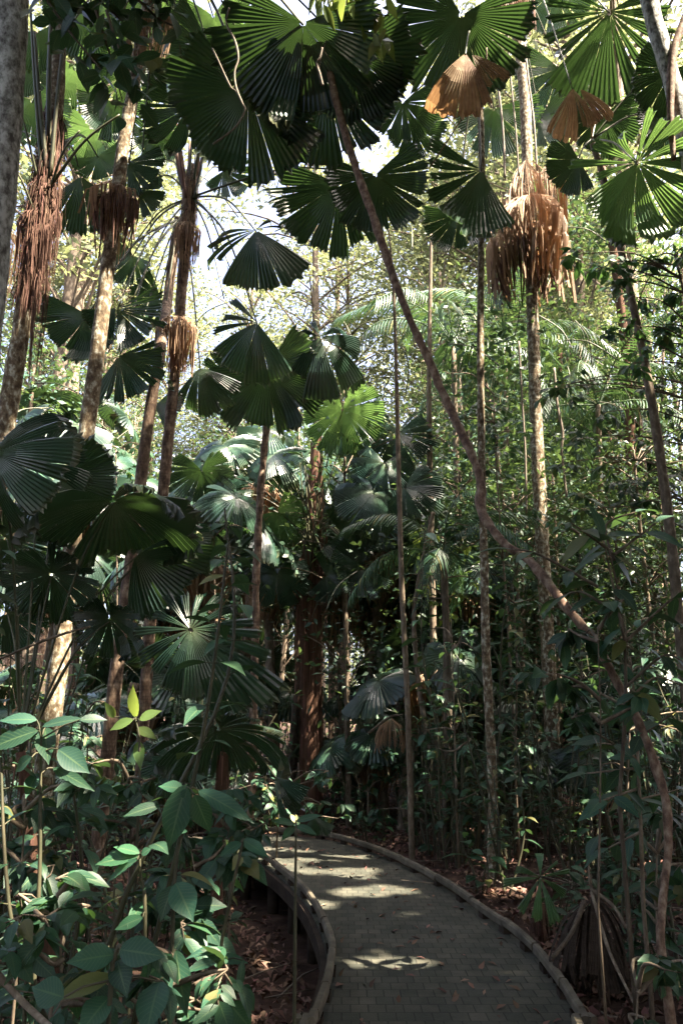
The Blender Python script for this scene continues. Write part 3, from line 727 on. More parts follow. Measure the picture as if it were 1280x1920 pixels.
# T11 leaning slim palm at the right with the sunlit fan
p11, _, _ = new_palm('fan_palm', 'slim grey palm at right leaning left, with a broad green sunlit fan', 'palm tree',
    [(1275, 1200, 9.5, 28), (1258, 1020, 9.5, 27), (1240, 880, 9.5, 25), (1222, 760, 9.5, 23), (1196, 620, 9.5, 20), (1165, 480, 9.5, 18), (1135, 350, 9.5, 16), (1110, 270, 9.5, 15)], bark_slim, rings=.03, ws=.72)
c11 = P(1108, 262, 9.5)
frond(p11, c11, 1195, 305, 7.6, 152, 2, 340, 14, 4, .22, .3, el=-28, sag=.05, mat=fan_light, wedges=[(-62, -30, 1.05), (-30, 0, 1.0), (0, 28, 1.0), (30, 56, .95), (58, 74, .9), (80, 98, .85), (104, 122, .85), (128, 146, .95), (152, 164, .8), (172, 184, .9), (-82, -70, .8), (-96, -88, 1.15), (-118, -104, 1.0), (-140, -126, .8)], label='broad fan leaf glowing green where the sun shines through')  # part of the sun's glow is put in by the paler leaf material
frond(p11, c11, 1262, 130, 9.2, 95, -10, 240, 9, 4, .25, .15, el=-30)
frond(p11, c11, 1245, 215, 9.6, 80, 20, 240, 9, 4, .25, .15, el=-20)
frond(p11, c11, 1130, 215, 10, 80, 10, 240, 9, 4, .25, .15, el=-30)
frond(p11, c11, 1085, 300, 9.4, 70, -60, 180, 6, 4, .2, .1, el=-25)

# T7 leaning, twisting brown tree
T7 = [(1268, 2010, 4.4, 36), (1255, 1900, 4.4, 30), (1238, 1770, 4.4, 26), (1242, 1690, 4.45, 27), (1251, 1590, 4.5, 26), (1247, 1505, 4.55, 27), (1226, 1432, 4.6, 27), (1192, 1345, 4.7, 27), (1160, 1285, 4.8, 26), (1108, 1195, 4.95, 27), (1062, 1140, 5.1, 27), (1020, 1085, 5.25, 27), (985, 1045, 5.4, 27),
      (948, 1022, 5.5, 26), (918, 985, 5.6, 27), (899, 950, 5.7, 30), (901, 912, 5.75, 30), (890, 868, 5.8, 26), (868, 820, 5.9, 22), (836, 750, 6.0, 21), (798, 665, 6.1, 20), (754, 565, 6.2, 19), (722, 475, 6.3, 18), (692, 385, 6.4, 17), (662, 300, 6.5, 16), (634, 205, 6.6, 15), (615, 120, 6.7, 14), (600, 30, 6.8, 13), (590, -60, 6.9, 12)]
p7, pp7, rr7 = new_palm('leaning_tree', 'long crooked reddish brown trunk leaning left across the whole view', 'tree', [(x, y, Y, w_ * (.62 if y > 820 else .74 if y > 500 else .9)) for x, y, Y, w_ in T7], bark_liana, seg=12, bumpy=.32, freq=9)
mb = MB()
for k in range(60):
    x = R.uniform(595, 730); y = R.uniform(-60, 75) if x > 640 else R.uniform(-60, 20)
    b_ = P(x, y, 6.4 + R.uniform(-.3, .3)); d = V((R.uniform(-.5, .5), R.uniform(-.4, .4), -1))
    add_leaf(mb, b_ - V(p7.location), d, V((R.uniform(-1, 1), -1, R.uniform(0, .6))), R.uniform(.2, .32), R.uniform(.06, .1), .15, .25)
link('foliage', mb.mesh('foliage', leaf_yel), p7)
mb = MB()                                            # thin twigs at its upper stem
for pts in ([(612, 75), (604, 100), (600, 120), (597, 135), (602, 160)], [(640, 60), (670, 25), (730, 30)]):
    q = smooth_path([P(x, y, 6.4) - V(p7.location) for x, y in pts], 4); tube(mb, q, [.006] * len(q), 5)
link('twigs', mb.mesh('twigs', vine_m), p7)

# T0 grey trunk at the left edge with an overhanging leafy branch
p0, pp0, rr0 = new_palm('broadleaf_tree', 'grey cracked bark trunk at the left edge with dark leaves overhead', 'tree',
    [(-46, 900, 5, 60), (-30, 650, 5, 60), (-10, 450, 5, 60), (4, 300, 5, 62), (14, 150, 5, 64), (20, 0, 5, 66), (26, -150, 5, 66)], bark_grey, seg=18)
mb = MB(); tw = MB(); rr_ = random.Random(77)
off = V(p0.location)
for (x0, y0, x1, y1) in [(100, -60, 250, 60), (150, -40, 300, 20), (60, -40, 190, 130), (180, 20, 230, 190), (200, 20, 285, 160), (120, -30, 120, 60), (240, -20, 330, 50)]:
    A_, B_ = P(x0, y0, 4.6), P(x1, y1, 4.6 + rr_.uniform(-.3, .3))
    q = smooth_path([A_ - off, A_.lerp(B_, .5) - off + rv(rr_, .06), B_ - off], 5); tube(tw, q, [.012 * (1 - .7 * i / len(q)) for i in range(len(q))], 5)
    for k in range(24):
        t = rr_.uniform(.15, 1); c = A_.lerp(B_, t) + rv(rr_, .12)
        d = V((rr_.uniform(-1, 1), rr_.uniform(-.6, .6), rr_.uniform(-1, .2)))
        add_leaf(mb, c - off, d, V((rr_.uniform(-.6, .6), rr_.uniform(-.9, .2), 1)), rr_.uniform(.13, .23), rr_.uniform(.07, .12), .2, .15)
A_ = P(30, -80, 5) - off; B_ = P(120, -40, 4.6) - off
q = smooth_path([A_, A_.lerp(B_, .5), B_], 4); tube(tw, q, [.03] * len(q), 7)
link('branch', tw.mesh('branch', bark_slim), p0); link('foliage', mb.mesh('foliage', leaf_dark), p0)

# T10 forked trunk at the top right
p10, pp10, _ = new_palm('broadleaf_tree', 'pale mottled forked trunk at the top right corner', 'tree',
    [(1400, 900, 7.5, 52), (1350, 600, 7.5, 48), (1310, 380, 7.5, 44), (1282, 250, 7.5, 42), (1262, 165, 7.5, 40), (1240, 90, 7.5, 40), (1220, 20, 7.5, 40), (1205, -70, 7.5, 38)], bark_grey, seg=14, ws=.8)
mb = MB(); q = [(P(x, y, 7.4) - V(p10.location), S(x, y, 7.4, w_) * .5) for x, y, w_ in [(1262, 300, 10), (1256, 220, 14), (1257, 150, 17), (1262, 95, 16), (1280, 40, 13), (1310, -40, 12)]]
pp, rr = spath4(q, 6); tube(mb, pp, rr, 8, .1); link('branch', mb.mesh('branch', bark_liana), p10)

# ------------------------------------------------------------------ young palms with leaves near the ground
def young(label, x, y, Y, specs, cr=(0, -40)):
    b = P(x, y, Y); b.z = ground(b.x, b.y)
    root = empty('young_fan_palm', b, label, 'palm'); top = P(x + cr[0], y + cr[1], Y)
    mb = MB(); q = smooth_path([V((0, 0, -.08)), (top - b) * .5 + rv(R, .03), top - b], 5)
    tube(mb, q, [.055 * (1 - .35 * i / len(q)) for i in range(len(q))], 9, .3, 8)
    link('trunk', mb.mesh('trunk', bark_shag), root)
    link('fibre', fibre_mesh('fibre', fibre_m, R.randrange(9999), [(p, .05) for p in q], 1, 160, .2, out=.5, wid=.006), root)
    for sp in specs:
        frond(root, top, **{'pr': .009, **sp})
    return root
F = lambda x, y, Y, r, a=0, sp=300, nw=12, gap=5, el=-20, **k: dict(x=x, y=y, Y=Y, r=r, a=a, spread=sp, nw=nw, gap=gap, el=el, **k)
young('young palm with one big glossy blue green split fan in the middle left', 415, 1560, 5.9,
      [F(357, 1180, 5.4, 150, 0, el=24, droop=.25, asym=.0, wedges=[(-30, -6, .78), (-6, 14, .9), (14, 30, 1.12), (30, 44, 1.42), (44, 56, 1.58), (58, 66, 1.35), (70, 80, 1.15), (84, 94, 1.0), (98, 108, .85), (118, 132, .7), (142, 156, .6), (166, 180, .55), (188, 202, .6), (210, 224, .65), (236, 250, .75), (262, 274, .85), (288, 304, .92), (310, 326, .82)],
         label='large glossy blue green fan split into wide strips'),
       F(410, 1368, 5.6, 150, 4, 330, 21, 3, el=-52, droop=.22, asym=.15, mat=fan_green), F(515, 1455, 5.5, 85, 42, 70, 3, 1, el=30), F(340, 1420, 6.2, 90, -40, 160, 8, 3, el=30), F(590, 1530, 6.0, 45, 10, 110, 4, 3, el=15)], (5, -170))
young('young palm at left whose dark umbrella fans overlap behind the speckled trunk', 150, 1560, 5.9,
      [F(212, 940, 5.6, 205, 15, 300, 12, 1.5, el=-62, droop=.20, asym=.2, roll=12), F(70, 868, 6.0, 110, 172, 230, 8, 2, el=-20, droop=.15), F(-10, 852, 5.0, 150, 62, 190, 8, 5, el=34, droop=.38),
       F(96, 1076, 5.9, 118, 0, 345, 17, 4.5, el=-35, droop=.15), F(206, 1160, 5.9, 85, 0, 345, 16, 5, el=-30, droop=.15), F(10, 1010, 6.3, 110, 60, 300, 14, 5, el=-45), F(255, 1040, 6.0, 150, 50, 130, 5, 2, el=-55, droop=.3),
       F(110, 900, 6.4, 120, 60, 180, 6, 2, el=-35), F(10, 1150, 6.2, 90, 60, 240, 10, 5, el=-35), F(320, 1010, 6.3, 95, 45, 150, 6, 2, el=-45)], (-110, -150))
young('little palm with nine narrow leaf strips beside the boardwalk edge', 1012, 1712, 6.6,
      [F(1012, 1645, 6.2, 84, 15, el=38, asym=.15, mat=fan_light, wedges=[(-58, -44, 1.0), (-34, -16, .95), (-8, 10, .95), (34, 56, .75), (86, 96, .8), (112, 120, .75), (150, 170, .9), (-140, -120, .7), (-106, -92, .95)])], (0, -20))  # paler leaf material makes this shaded fan look better lit

# ------------------------------------------------------------------ vines and twigs
def vine(label, pts, Y, w_=4, name='hanging_vine', group=None, mat=None):
    q = smooth_path([P(x, y, Y) for x, y in pts], 6); b = q[-1].copy()
    mb = MB(); k = S(pts[0][0], pts[0][1], Y, w_) * .5
    tube(mb, [p - b for p in q], [k] * len(q), 6, .3, 9)
    return tag(link(name, mb.mesh(name, mat or vine_m), None, b), label, 'vine', group)
G1 = 'pale vines hanging beside the skirted palm'
vine('pale vine hanging straight left of the skirted palm, ending at its dead fronds', [(915, -30), (920, 60), (930, 140), (942, 240), (946, 335)], 10.5, 4, group=G1)
vine('thin pale vine touching the skirted palm trunk from the top edge', [(950, -30), (952, 80), (958, 160), (966, 240), (972, 330)], 10.6, 3, group=G1)
vine('pale vine running down the right side of the ringed skirted trunk', [(982, 80), (990, 150), (1000, 230), (1006, 320)], 11.2, 4, group=G1)
vine('dark straight strand crossing before the big brown dead fan', [(912, 90), (905, 150), (860, 230), (805, 315)], 7.2, 3, group=G1, mat=bark_slim)
G2 = 'twisted twigs in front of the dark top fans'
vine('twisted pale twig hanging in front of the darkest round fan', [(430, 15), (425, 45), (440, 75), (447, 110), (440, 135), (443, 165), (455, 195), (459, 208), (440, 240), (400, 270)], 5.8, 4, group=G2)
vine('thin forked twig joining the twisted pale one from the left', [(398, 90), (410, 115), (432, 162), (443, 172), (458, 200)], 5.8, 3, group=G2)
vine('short knotty twig beside the top of the leaning brown trunk', [(604, 90), (600, 108), (594, 120), (600, 140), (605, 160)], 5.9, 4, group=G2)
vine('twin pale stem running up close left of the skirted palm trunk', [(986, 960), (984, 850), (978, 750), (972, 640)], 11.2, 4)
vine('wavy white stem in the gap right of the skirted palm', [(1062, 935), (1052, 850), (1054, 810), (1044, 760), (1038, 690)], 12, 5)
vine('dark thin branch crossing the speckled palm low at left', [(-10, 1240), (60, 1210), (130, 1185), (170, 1175)], 5.6, 5, mat=bark_slim)

# ------------------------------------------------------------------ copies of trees and mid palms behind
def copy_tree(o, parent=None):
    c = o.copy(); COL.objects.link(c)
    if parent is not None: c.parent = parent
    for ch in o.children: copy_tree(ch, c)
    return c

def proto_palm(seed, h, nf, Rf, light=False, tr=.09, dead=4):
    r = random.Random(seed)
    root = empty('fan_palm', (0, 0, 0), 'x', 'palm tree')
    mb = MB(); bx, by = r.uniform(-.4, .4), r.uniform(-.4, .4)
    q = smooth_path([V((0, 0, -.15)), V((bx * .3, by * .3, h * .4)), V((bx, by, h))], 8)
    tube(mb, q, [tr * (1.15 - .3 * i / len(q)) * (1 + .03 * (i % 2)) for i in range(len(q))], 9, .15, 5)
    link('trunk', mb.mesh('trunk', bark_slim if seed % 2 else bark_red), root)
    top = q[-1]
    link('fibre', fibre_mesh('fibre', fibre_m, seed, [(q[-4], tr), (q[-1], tr * .8)], 1, 180, .3, out=.6, wid=.009), root)
    shared = [fan_mesh('frond', fan_light if light else fan_green, seed * 10 + k, r.choice([260, 300, 330]), r.choice([8, 10, 13]), r.uniform(2, 6), .3, .2, pl=8) for k in range(3)]
    for k in range(nf):
        an = 2 * math.pi * (k + r.uniform(-.3, .3)) / nf; up = r.uniform(-.35, .9)
        d = V((math.cos(an) * math.cos(up), math.sin(an) * math.cos(up), math.sin(up)))
        hub = top + d * Rf * r.uniform(1.0, 1.7)
        m = V((math.cos(an), math.sin(an), -.55 - r.random() * .9)).normalized(); n = (V((0, 0, 1)) + d * .3)
        o = link('frond', shared[k % 3], root); mw = blade_matrix(hub, m, n, Rf * r.uniform(.8, 1.1)); o.matrix_basis = mw
        mb = MB(); pp = petiole_pts(top, hub, .12); tube(mb, pp, [.012] * len(pp), 5)
        p = link('petiole', mb.mesh('petiole', petiole_m), o); p.matrix_parent_inverse = mw.inverted()
    for k in range(dead):
        me = hanging_mesh('dead_frond', dead_m, seed + k, Rf * 1.3, Rf * .5, Rf * .45, half=120, n=14, ragged=.4)
        o = link('dead_frond', me, root); o.location = top + V((r.uniform(-.1, .1), r.uniform(-.1, .1), -.1)); o.rotation_euler = (0, 0, r.uniform(0, 6))
    return root

def clump_points(rs, clumps, per, sig):
    out = []
    for c in clumps:
        p = rs.normal(size=(per, 3)) * np.array(sig); out.append(p + np.array(c))
    return np.concatenate(out)
def proto_tree(seed, h, tr, crown, mat, leaf=.16, per=70, sig=(.6, .6, .32), bend=.5, name='slim_tree', bark=None):
    """crown: (z0, z1, radius, clumps)"""
    r = random.Random(seed); rs = np.random.default_rng(seed)
    root = empty(name, (0, 0, 0), 'x', 'tree')
    z0, z1, cr, nc = crown
    bx, by = r.uniform(-bend, bend), r.uniform(-bend, bend)
    q = smooth_path([V((0, 0, -.15)), V((bx * .5 + r.uniform(-.1, .1), by * .5, h * .35)), V((bx * .8, by, h * .7)), V((bx, by, h))], 7)
    mb = MB(); tube(mb, q, [tr * (1.1 - .75 * i / len(q)) for i in range(len(q))], 9, .15, 3)
    cl = []
    for k in range(nc):
        t = r.random(); z = z0 + (z1 - z0) * t
        i = min(len(q) - 1, max(0, int(len(q) * z / h))); p = q[i]
        an = r.uniform(0, 6.283); rr = cr * math.sqrt(r.random()) * (1 - .45 * abs(t - .45))
        c = V((p.x + math.cos(an) * rr, p.y + math.sin(an) * rr, z + rr * .15)); cl.append(tuple(c))
        s = q[max(0, i - 2)]; bp = smooth_path([s, s.lerp(c, .5) + V((0, 0, .12 * rr)), c], 3)
        tube(mb, bp, [tr * .22 * (1 - .75 * j / len(bp)) + .004 for j in range(len(bp))], 5, cap=False)
    link('trunk', mb.mesh('trunk', bark or bark_slim), root)
    pts = clump_points(rs, cl, per, sig)
    link('crown', quads_mesh('crown', leaf_quads(rs, pts, leaf), mat), root)
    return root

LAND = [(0, 'the left edge'), (150, 'the speckled palm'), (285, 'the furry palm'), (485, 'the knobbly palm'), (585, 'the shaggy trunk'), (760, 'the pale trunk'), (905, 'the blotched palm'), (1025, 'the skirted palm'), (1240, 'the crooked trunk')]
ORD = ['first', 'second', 'third', 'fourth', 'fifth', 'sixth', 'seventh', 'eighth', 'ninth', 'tenth', 'eleventh', 'twelfth', 'thirteenth', 'fourteenth', 'fifteenth', 'sixteenth', 'seventeenth', 'eighteenth']
PENDING = []           # (object, picture x, noun phrase, group) - labelled together at the end
def later(o, noun, group):
    p = o.location; s = proj(V((p.x, p.y, p.z + 1.2))); PENDING.append((o, s[0] if s else 0, noun, group))
def label_all():
    sets = {}
    for o, x, noun, group in PENDING:
        k = max([i for i, (lx, _) in enumerate(LAND) if lx <= x] or [-1])
        if k < 0: place = 'just outside the left edge'
        elif k == len(LAND) - 1: place = 'right of ' + LAND[k][1]
        else: place = 'between ' + LAND[k][1] + ' and ' + LAND[k + 1][1]
        sets.setdefault((noun, place), []).append((x, o, group))
    for (noun, place), L in sets.items():
        L.sort(key=lambda a: a[0])
        for i, (x, o, group) in enumerate(L):
            o['group'] = group
            o['label'] = (noun + ' ' + place) if len(L) == 1 else ORD[min(i, 17)] + ' ' + noun + ' ' + place
def place(proto, first, x, Y, rz=None, sc=1.0, X=None):
    o = proto if first else copy_tree(proto)
    if X is None:
        d = ray(x, 1332); X = d.x * (Y / d.y)
    o.location = (X, Y, ground(X, Y)); o.rotation_euler = (0, 0, R.uniform(0, 6.28) if rz is None else rz); o.scale = (sc, sc, sc)
    return o

# mid-distance fan palms
PALMS = [proto_palm(201, 4.2, 9, .75), proto_palm(202, 6.2, 10, .85), proto_palm(203, 2.2, 8, .7), proto_palm(204, 8.5, 10, .9), proto_palm(205, 1.2, 7, .6), proto_palm(206, 6.8, 9, .8, True)]
spots = [(0, 420, 17), (1, 555, 21), (0, 690, 16.5), (1, 250, 20), (2, 690, 17.5), (3, 470, 24), (3, 700, 26), (2, 350, 14), (1, 130, 16), (0, 1110, 15), (3, 1190, 18), (2, 1150, 13), (1, 860, 19), (4, 720, 13), (4, 330, 12), (4, 870, 13.5), (2, 840, 15.5), (3, 60, 20), (4, 690, 14.6), (4, 120, 11), (0, 960, 18), (3, 330, 27), (1, 1010, 24), (4, 1120, 11), (2, 760, 18), (3, 570, 32), (3, 800, 30), (2, 30, 14), (4, 300, 13),
   (0, 640, 19), (0, 760, 16), (0, 520, 15), (0, 340, 17), (0, 440, 20), (0, 700, 21), (1, 820, 23), (1, 640, 26), (0, 1060, 19), (2, 930, 15), (2, 1230, 14.5), (0, 880, 22), (2, 500, 17.5), (2, 260, 16), (1, 390, 25), (0, 180, 22), (2, 1020, 16.5), (3, 1080, 23), (3, 620, 23),
   (0, 330, 12.5), (1, 450, 14), (0, 545, 16), (1, 350, 16), (0, 680, 14.2), (1, 700, 15), (2, 750, 12.4), (0, 820, 15), (1, 600, 18.5), (0, 900, 14), (1, 940, 17), (2, 1100, 14), (0, 1180, 16.5), (1, 1240, 18), (0, 60, 13), (2, 200, 12.5), (1, 230, 15.5), (5, 520, 19), (5, 760, 20)]
used = set()
PN = ['brown stemmed fan palm', 'long stemmed fan palm', 'low fan palm', 'tall slim fan palm', 'stemless fan palm', 'pale leaved fan palm']
for (k, x, Y) in spots:
    o = place(PALMS[k], k not in used, x, Y, sc=R.uniform(.9, 1.12)); used.add(k); later(o, PN[k], 'fan palms standing farther back')

# slim forest trees behind
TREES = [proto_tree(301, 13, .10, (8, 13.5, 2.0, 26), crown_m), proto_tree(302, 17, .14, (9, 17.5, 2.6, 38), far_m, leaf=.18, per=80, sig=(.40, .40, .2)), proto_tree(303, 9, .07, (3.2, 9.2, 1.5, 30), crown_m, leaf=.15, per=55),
         proto_tree(304, 21, .17, (10, 22, 3.6, 50), far_m, leaf=.22, per=85, sig=(.48, .48, .24)), proto_tree(305, 6.0, .05, (1.6, 6.2, 1.2, 26), crown_m, leaf=.14, per=50)]
TN = ['slim trunked leafy tree', 'tall tree in sunlit leaf tones', 'thin tree leafy low down', 'towering tree in sunlit leaf tones', 'leafy sapling']
tused = set(); rt = random.Random(99)
tspots = []
for k in range(22): tspots.append((2, rt.choice([rt.uniform(-40, 1320), rt.uniform(900, 1320)]), rt.uniform(14, 30)))
for k in range(20): tspots.append((4, rt.choice([rt.uniform(-40, 560), rt.uniform(640, 1320), rt.uniform(820, 1320)]), rt.uniform(11.5, 26)))
for k in range(12): tspots.append((0, rt.choice([rt.uniform(-40, 250), rt.uniform(800, 1320)]), rt.uniform(15, 28)))
for k in range(13): tspots.append((1, rt.uniform(-60, 1340), rt.uniform(22, 40)))
for k in range(14): tspots.append((3, rt.uniform(-100, 1400), rt.uniform(30, 52)))
for k in range(24): tspots.append((4, rt.uniform(850, 1290), rt.uniform(12.3, 16.5)))
for x, Y in [(70, 27), (20, 31), (600, 36), (650, 42), (860, 38), (960, 34), (1020, 30), (1200, 30), (1270, 27), (40, 22), (90, 24), (1010, 26), (1130, 23), (1240, 21), (640, 38), (300, 44), (400, 47), (500, 45), (450, 40), (240, 42), (350, 50), (880, 36), (1060, 32)]: tspots.append((3, x, Y))
for (k, x, Y) in tspots:
    if k in (0, 1) and 280 < x < 900: Y = max(Y, 22)
    if k == 0 and x < 450: Y = max(Y, 26)
    if k in (1, 3) and (200 < x < 600 or 690 < x < 830): Y = max(Y, 44)
    d = ray(x, 1332); X = d.x * Y / d.y
    if on_path(X, Y, .4): continue
    o = place(TREES[k], k not in tused, x, Y, sc=rt.uniform(.85, 1.2) * (1.05 if k == 3 and 200 < x < 600 else .95 if k == 1 and 200 < x < 600 else 1.35 if k == 3 and Y < 45 else .85 if k == 4 and Y < 17 else 1)); tused.add(k); later(o, TN[k], 'forest trees in the rows behind')

# bare slim poles, many of them pale or red brown
def proto_pole(seed, h, tr, bark):
    r = random.Random(seed); mb = MB()
    q = smooth_path([V((0, 0, -.15)), V((r.uniform(-.1, .1), 0, h * .3)), V((r.uniform(-.15, .15), r.uniform(-.1, .1), h * .65)), V((r.uniform(-.3, .3), 0, h))], 7)
    tube(mb, q, [tr * (1.1 - .4 * i / len(q)) for i in range(len(q))], 8, .2, 3)
    root = empty('slim_tree', (0, 0, 0), 'x', 'tree'); link('trunk', mb.mesh('trunk', bark), root)
    rs = np.random.default_rng(seed); top = q[-1]
    cl = [(top.x + r.uniform(-1, 1), top.y + r.uniform(-1, 1), top.z + r.uniform(-1.6, .8)) for _ in range(16)]
    link('crown', quads_mesh('crown', leaf_quads(rs, clump_points(rs, cl, 55, (.4, .4, .25)), .17), crown_m), root)
    return root
POLES = [proto_pole(401, 9, .055, bark_slim), proto_pole(402, 10.5, .08, bark_red), proto_pole(403, 8, .035, bark_slim), proto_pole(404, 12, .10, bark_shag)]
PoN = ['bare slim brown trunk', 'reddish bare trunk', 'very thin straight stem', 'stout dark bare trunk']
pu = set()
for n in range(34):
    k = rt.choice([0, 0, 1, 1, 2, 2, 3]); x = rt.uniform(-30, 1310); Y = rt.uniform(12.5, 30)
    if 90 < x < 680 or 740 < x < 900: Y = max(Y, 27); k = rt.choice([0, 2])
    o = place(POLES[k], k not in pu, x, Y, sc=rt.uniform(.85, 1.2)); pu.add(k); o.rotation_euler = (rt.uniform(-.06, .06), rt.uniform(-.06, .06), rt.uniform(0, 6)); later(o, PoN[k], 'bare trunks crowding the back of the forest')

# feather palm right of centre
def feather_mesh(seed, n=34, L=2.2, ll=.55):
    r = random.Random(seed); mb = MB()
    sp = [V((0, 0, 0)), V((L * .35, 0, L * .16)), V((L * .7, 0, L * .10)), V((L, 0, -L * .22))]
    q = smooth_path(sp, 12); tube(mb, q, [.014 * (1.1 - i / len(q)) + .003 for i in range(len(q))], 5)
    for k in range(n):
        t = .12 + .88 * k / n; i = min(len(q) - 2, int(t * (len(q) - 1))); p = q[i]; tg = (q[i + 1] - q[i]).normalized()
        for s in (-1, 1):
            d = tg * .62 + V((0, s * .8, -.35 - .3 * r.random()))
            add_leaf(mb, p, d, V((0, 0, 1)), ll * (1.1 - .6 * abs(t - .45)) * r.uniform(.85, 1.1), .032, .35, .3, nl=4, pos=.35)
    return mb
FE = [feather_mesh(501 + k, ll=.5) for k in range(2)]
FEM = [FE[0].mesh('frond', leaf_dark), FE[1].mesh('frond', leaf_dark)]
def feather_palm(label, x, y, Y, h, nf, sc):
    b = P(x, y, Y); b.z = ground(b.x, b.y)
    root = empty('feather_palm', b, label, 'palm tree'); top = P(x, h, Y) - b; mb = MB()
    q = smooth_path([V((0, 0, -.1)), top * .5 + V((.06, 0, 0)), top], 8); tube(mb, q, [.05] * len(q), 8, .1, 5); link('trunk', mb.mesh('trunk', bark_slim), root)
    for k in range(nf):
        o = link('frond', FEM[k % 2], root); o.location = top
        o.rotation_euler = (R.uniform(-.3, .3), R.uniform(-.75, .5), 2 * math.pi * k / nf + R.uniform(-.25, .25)); o.scale = (sc, sc, sc)
    return root
feather_palm('feather leaved palm with dark drooping leaflets right of the sky gap', 850, 1480, 13.6, 650, 11, 1.0)
feather_palm('feather palm arching behind the blotched slender trunk', 945, 1480, 15, 640, 10, 1.0)
feather_palm('lower feather palm between the skirted palm and the right edge', 1120, 1480, 13.5, 760, 10, .95)
feather_palm('feather palm with brownish fronds low behind the thin pale trunk', 830, 1500, 10.6, 1040, 9, .62)

# layered leafy tree at the right
def leafy(label, base, Y, branches, leafL, mat, name='broadleaf_tree', tw=.018, seed=1, trunk=None, ratio=.45, dens=1.0, flat=.35, cat='tree', yspread=.5):
    """branches: picture polylines carrying leaves left and right"""
    r = random.Random(seed); b = P(base[0], base[1], Y); b.z = ground(b.x, b.y)
    root = empty(name, b, label, cat); mb = MB(); lf = MB()
    if trunk:
        pts, rr = spath4([(P(x, y, Y) - b, S(x, y, Y, w_) * .5) for x, y, w_ in trunk], 6)
        pts = [V((pts[0].x, pts[0].y, -.1))] + pts; rr = [rr[0] * 1.2] + rr; tube(mb, pts, rr, 8, .15, 5)
    for br in branches:
        dy = r.uniform(-yspread, yspread)
        q = smooth_path([P(x, y, Y + dy * i / max(1, len(br) - 1)) - b for i, (x, y) in enumerate(br)], 6)
        tube(mb, q, [tw * (1.1 - .9 * i / len(q)) + .002 for i in range(len(q))], 5, cap=False)
        tot = sum((q[i + 1] - q[i]).length for i in range(len(q) - 1)); n = max(3, int(tot / (leafL * .28) * dens))
        for k in range(n):
            t = .12 + .88 * k / n; i = min(len(q) - 2, int(t * (len(q) - 1))); p = q[i]; tg = (q[i + 1] - q[i]).normalized()
            s = V((0, 0, 1)).cross(tg)
            if s.length < .2: s = V((r.uniform(-1, 1), r.uniform(-1, 1), 0))
            s.normalize(); sd = 1 if k % 2 else -1
            d = tg * r.uniform(.2, .8) + s * sd * r.uniform(.6, 1) + V((0, 0, r.uniform(-flat - .75, .1)))
            L = leafL * r.uniform(.65, 1.15)
            add_leaf(lf, p, d, V((r.uniform(-.6, .6), r.uniform(-1.1, .2), 1)), L, L * ratio * r.uniform(.8, 1.15), r.uniform(.1, .4), r.uniform(.05, .3), nl=5)
        add_leaf(lf, q[-1], q[-1] - q[-2], V((0, -.3, 1)), leafL, leafL * ratio, .25, .2, nl=5)
    if mb.v: link('branches', mb.mesh('branches', bark_slim), root)
    link('foliage', lf.mesh('foliage', mat), root)
    return root
def leafcloud(label, base, Y, clumps, n, leafL, mat, seed, trunk=None, name='broadleaf_tree', cat='tree', ratio=.45, tw=.012, depth=.35, flat=.8, bark=None):
    """clumps: (x, y, spread) in the picture; leaves with real outlines crowd round each"""
    r = random.Random(seed); b = P(base[0], base[1], Y); b.z = ground(b.x, b.y)
    root = empty(name, b, label, cat); mb = MB(); lf = MB()
    if trunk:
        tp, tr_ = spath4([(P(x, y, Y) - b, S(x, y, Y, w_) * .28) for x, y, w_ in trunk], 6)
        tp = [V((tp[0].x, tp[0].y, -.1))] + tp; tr_ = [tr_[0] * 1.15] + tr_; tube(mb, tp, tr_, 8, .15, 5)
    else: tp = [V((0, 0, -.1)), V((0, 0, .2))]
    for (x, y, sp) in clumps:
        c = P(x, y, Y + r.uniform(-depth, depth)) - b; k = S(x, y, Y, sp)
        s0 = min(tp, key=lambda p: (p - c).length + .6 * max(0, p.z - c.z + .1))
        q = smooth_path([s0, s0.lerp(c, .5) + V((0, 0, .1 * (s0 - c).length)) + rv(r, .05), c], 4); tube(mb, q, [tw * (1.1 - .8 * i / len(q)) for i in range(len(q))], 5, cap=False)
        for t_ in range(max(2, n // 7)):                     # twigs, each with a handful of leaves
            d = rv(r, 1); d.z *= .45; d.normalize(); e = c + d * k * r.uniform(.5, 1.25); e.z -= .1 * k
            tube(mb, [c, c.lerp(e, .5) + rv(r, .02), e], [tw * .35, tw * .28, tw * .15], 4, cap=False)
            for u in range(7):
                f = .3 + .7 * u / 6; p = c.lerp(e, f); sd = V((-d.y, d.x, 0)) * (1 if u % 2 else -1)
                ld = d * r.uniform(.2, .9) + sd * r.uniform(.3, 1) + V((0, 0, r.uniform(-.8, .1)))
                L = leafL * r.uniform(.55, 1.2)
                add_leaf(lf, p, ld, V((r.uniform(-.6, .6), r.uniform(-.9, .3), flat)), L, L * ratio * r.uniform(.8, 1.2), r.uniform(.1, .5), r.uniform(.05, .3), nl=5)
    link('branches', mb.mesh('branches', bark or bark_slim), root); link('foliage', lf.mesh('foliage', mat), root)
    return root
rb = random.Random(31)
def scat(n, x0, x1, y0, y1, s0, s1): return [(rb.uniform(x0, x1), rb.uniform(y0, y1), rb.uniform(s0, s1)) for _ in range(n)]
leafcloud('leafy tree with sprays of fresh green leaves right of the dead skirt', (1330, 1500), 8.8, scat(20, 1080, 1290, 450, 690, 26, 44), 21, .16, leaf_m, 8, [(1330, 1300, 18), (1325, 900, 15), (1300, 650, 11), (1265, 480, 7)])
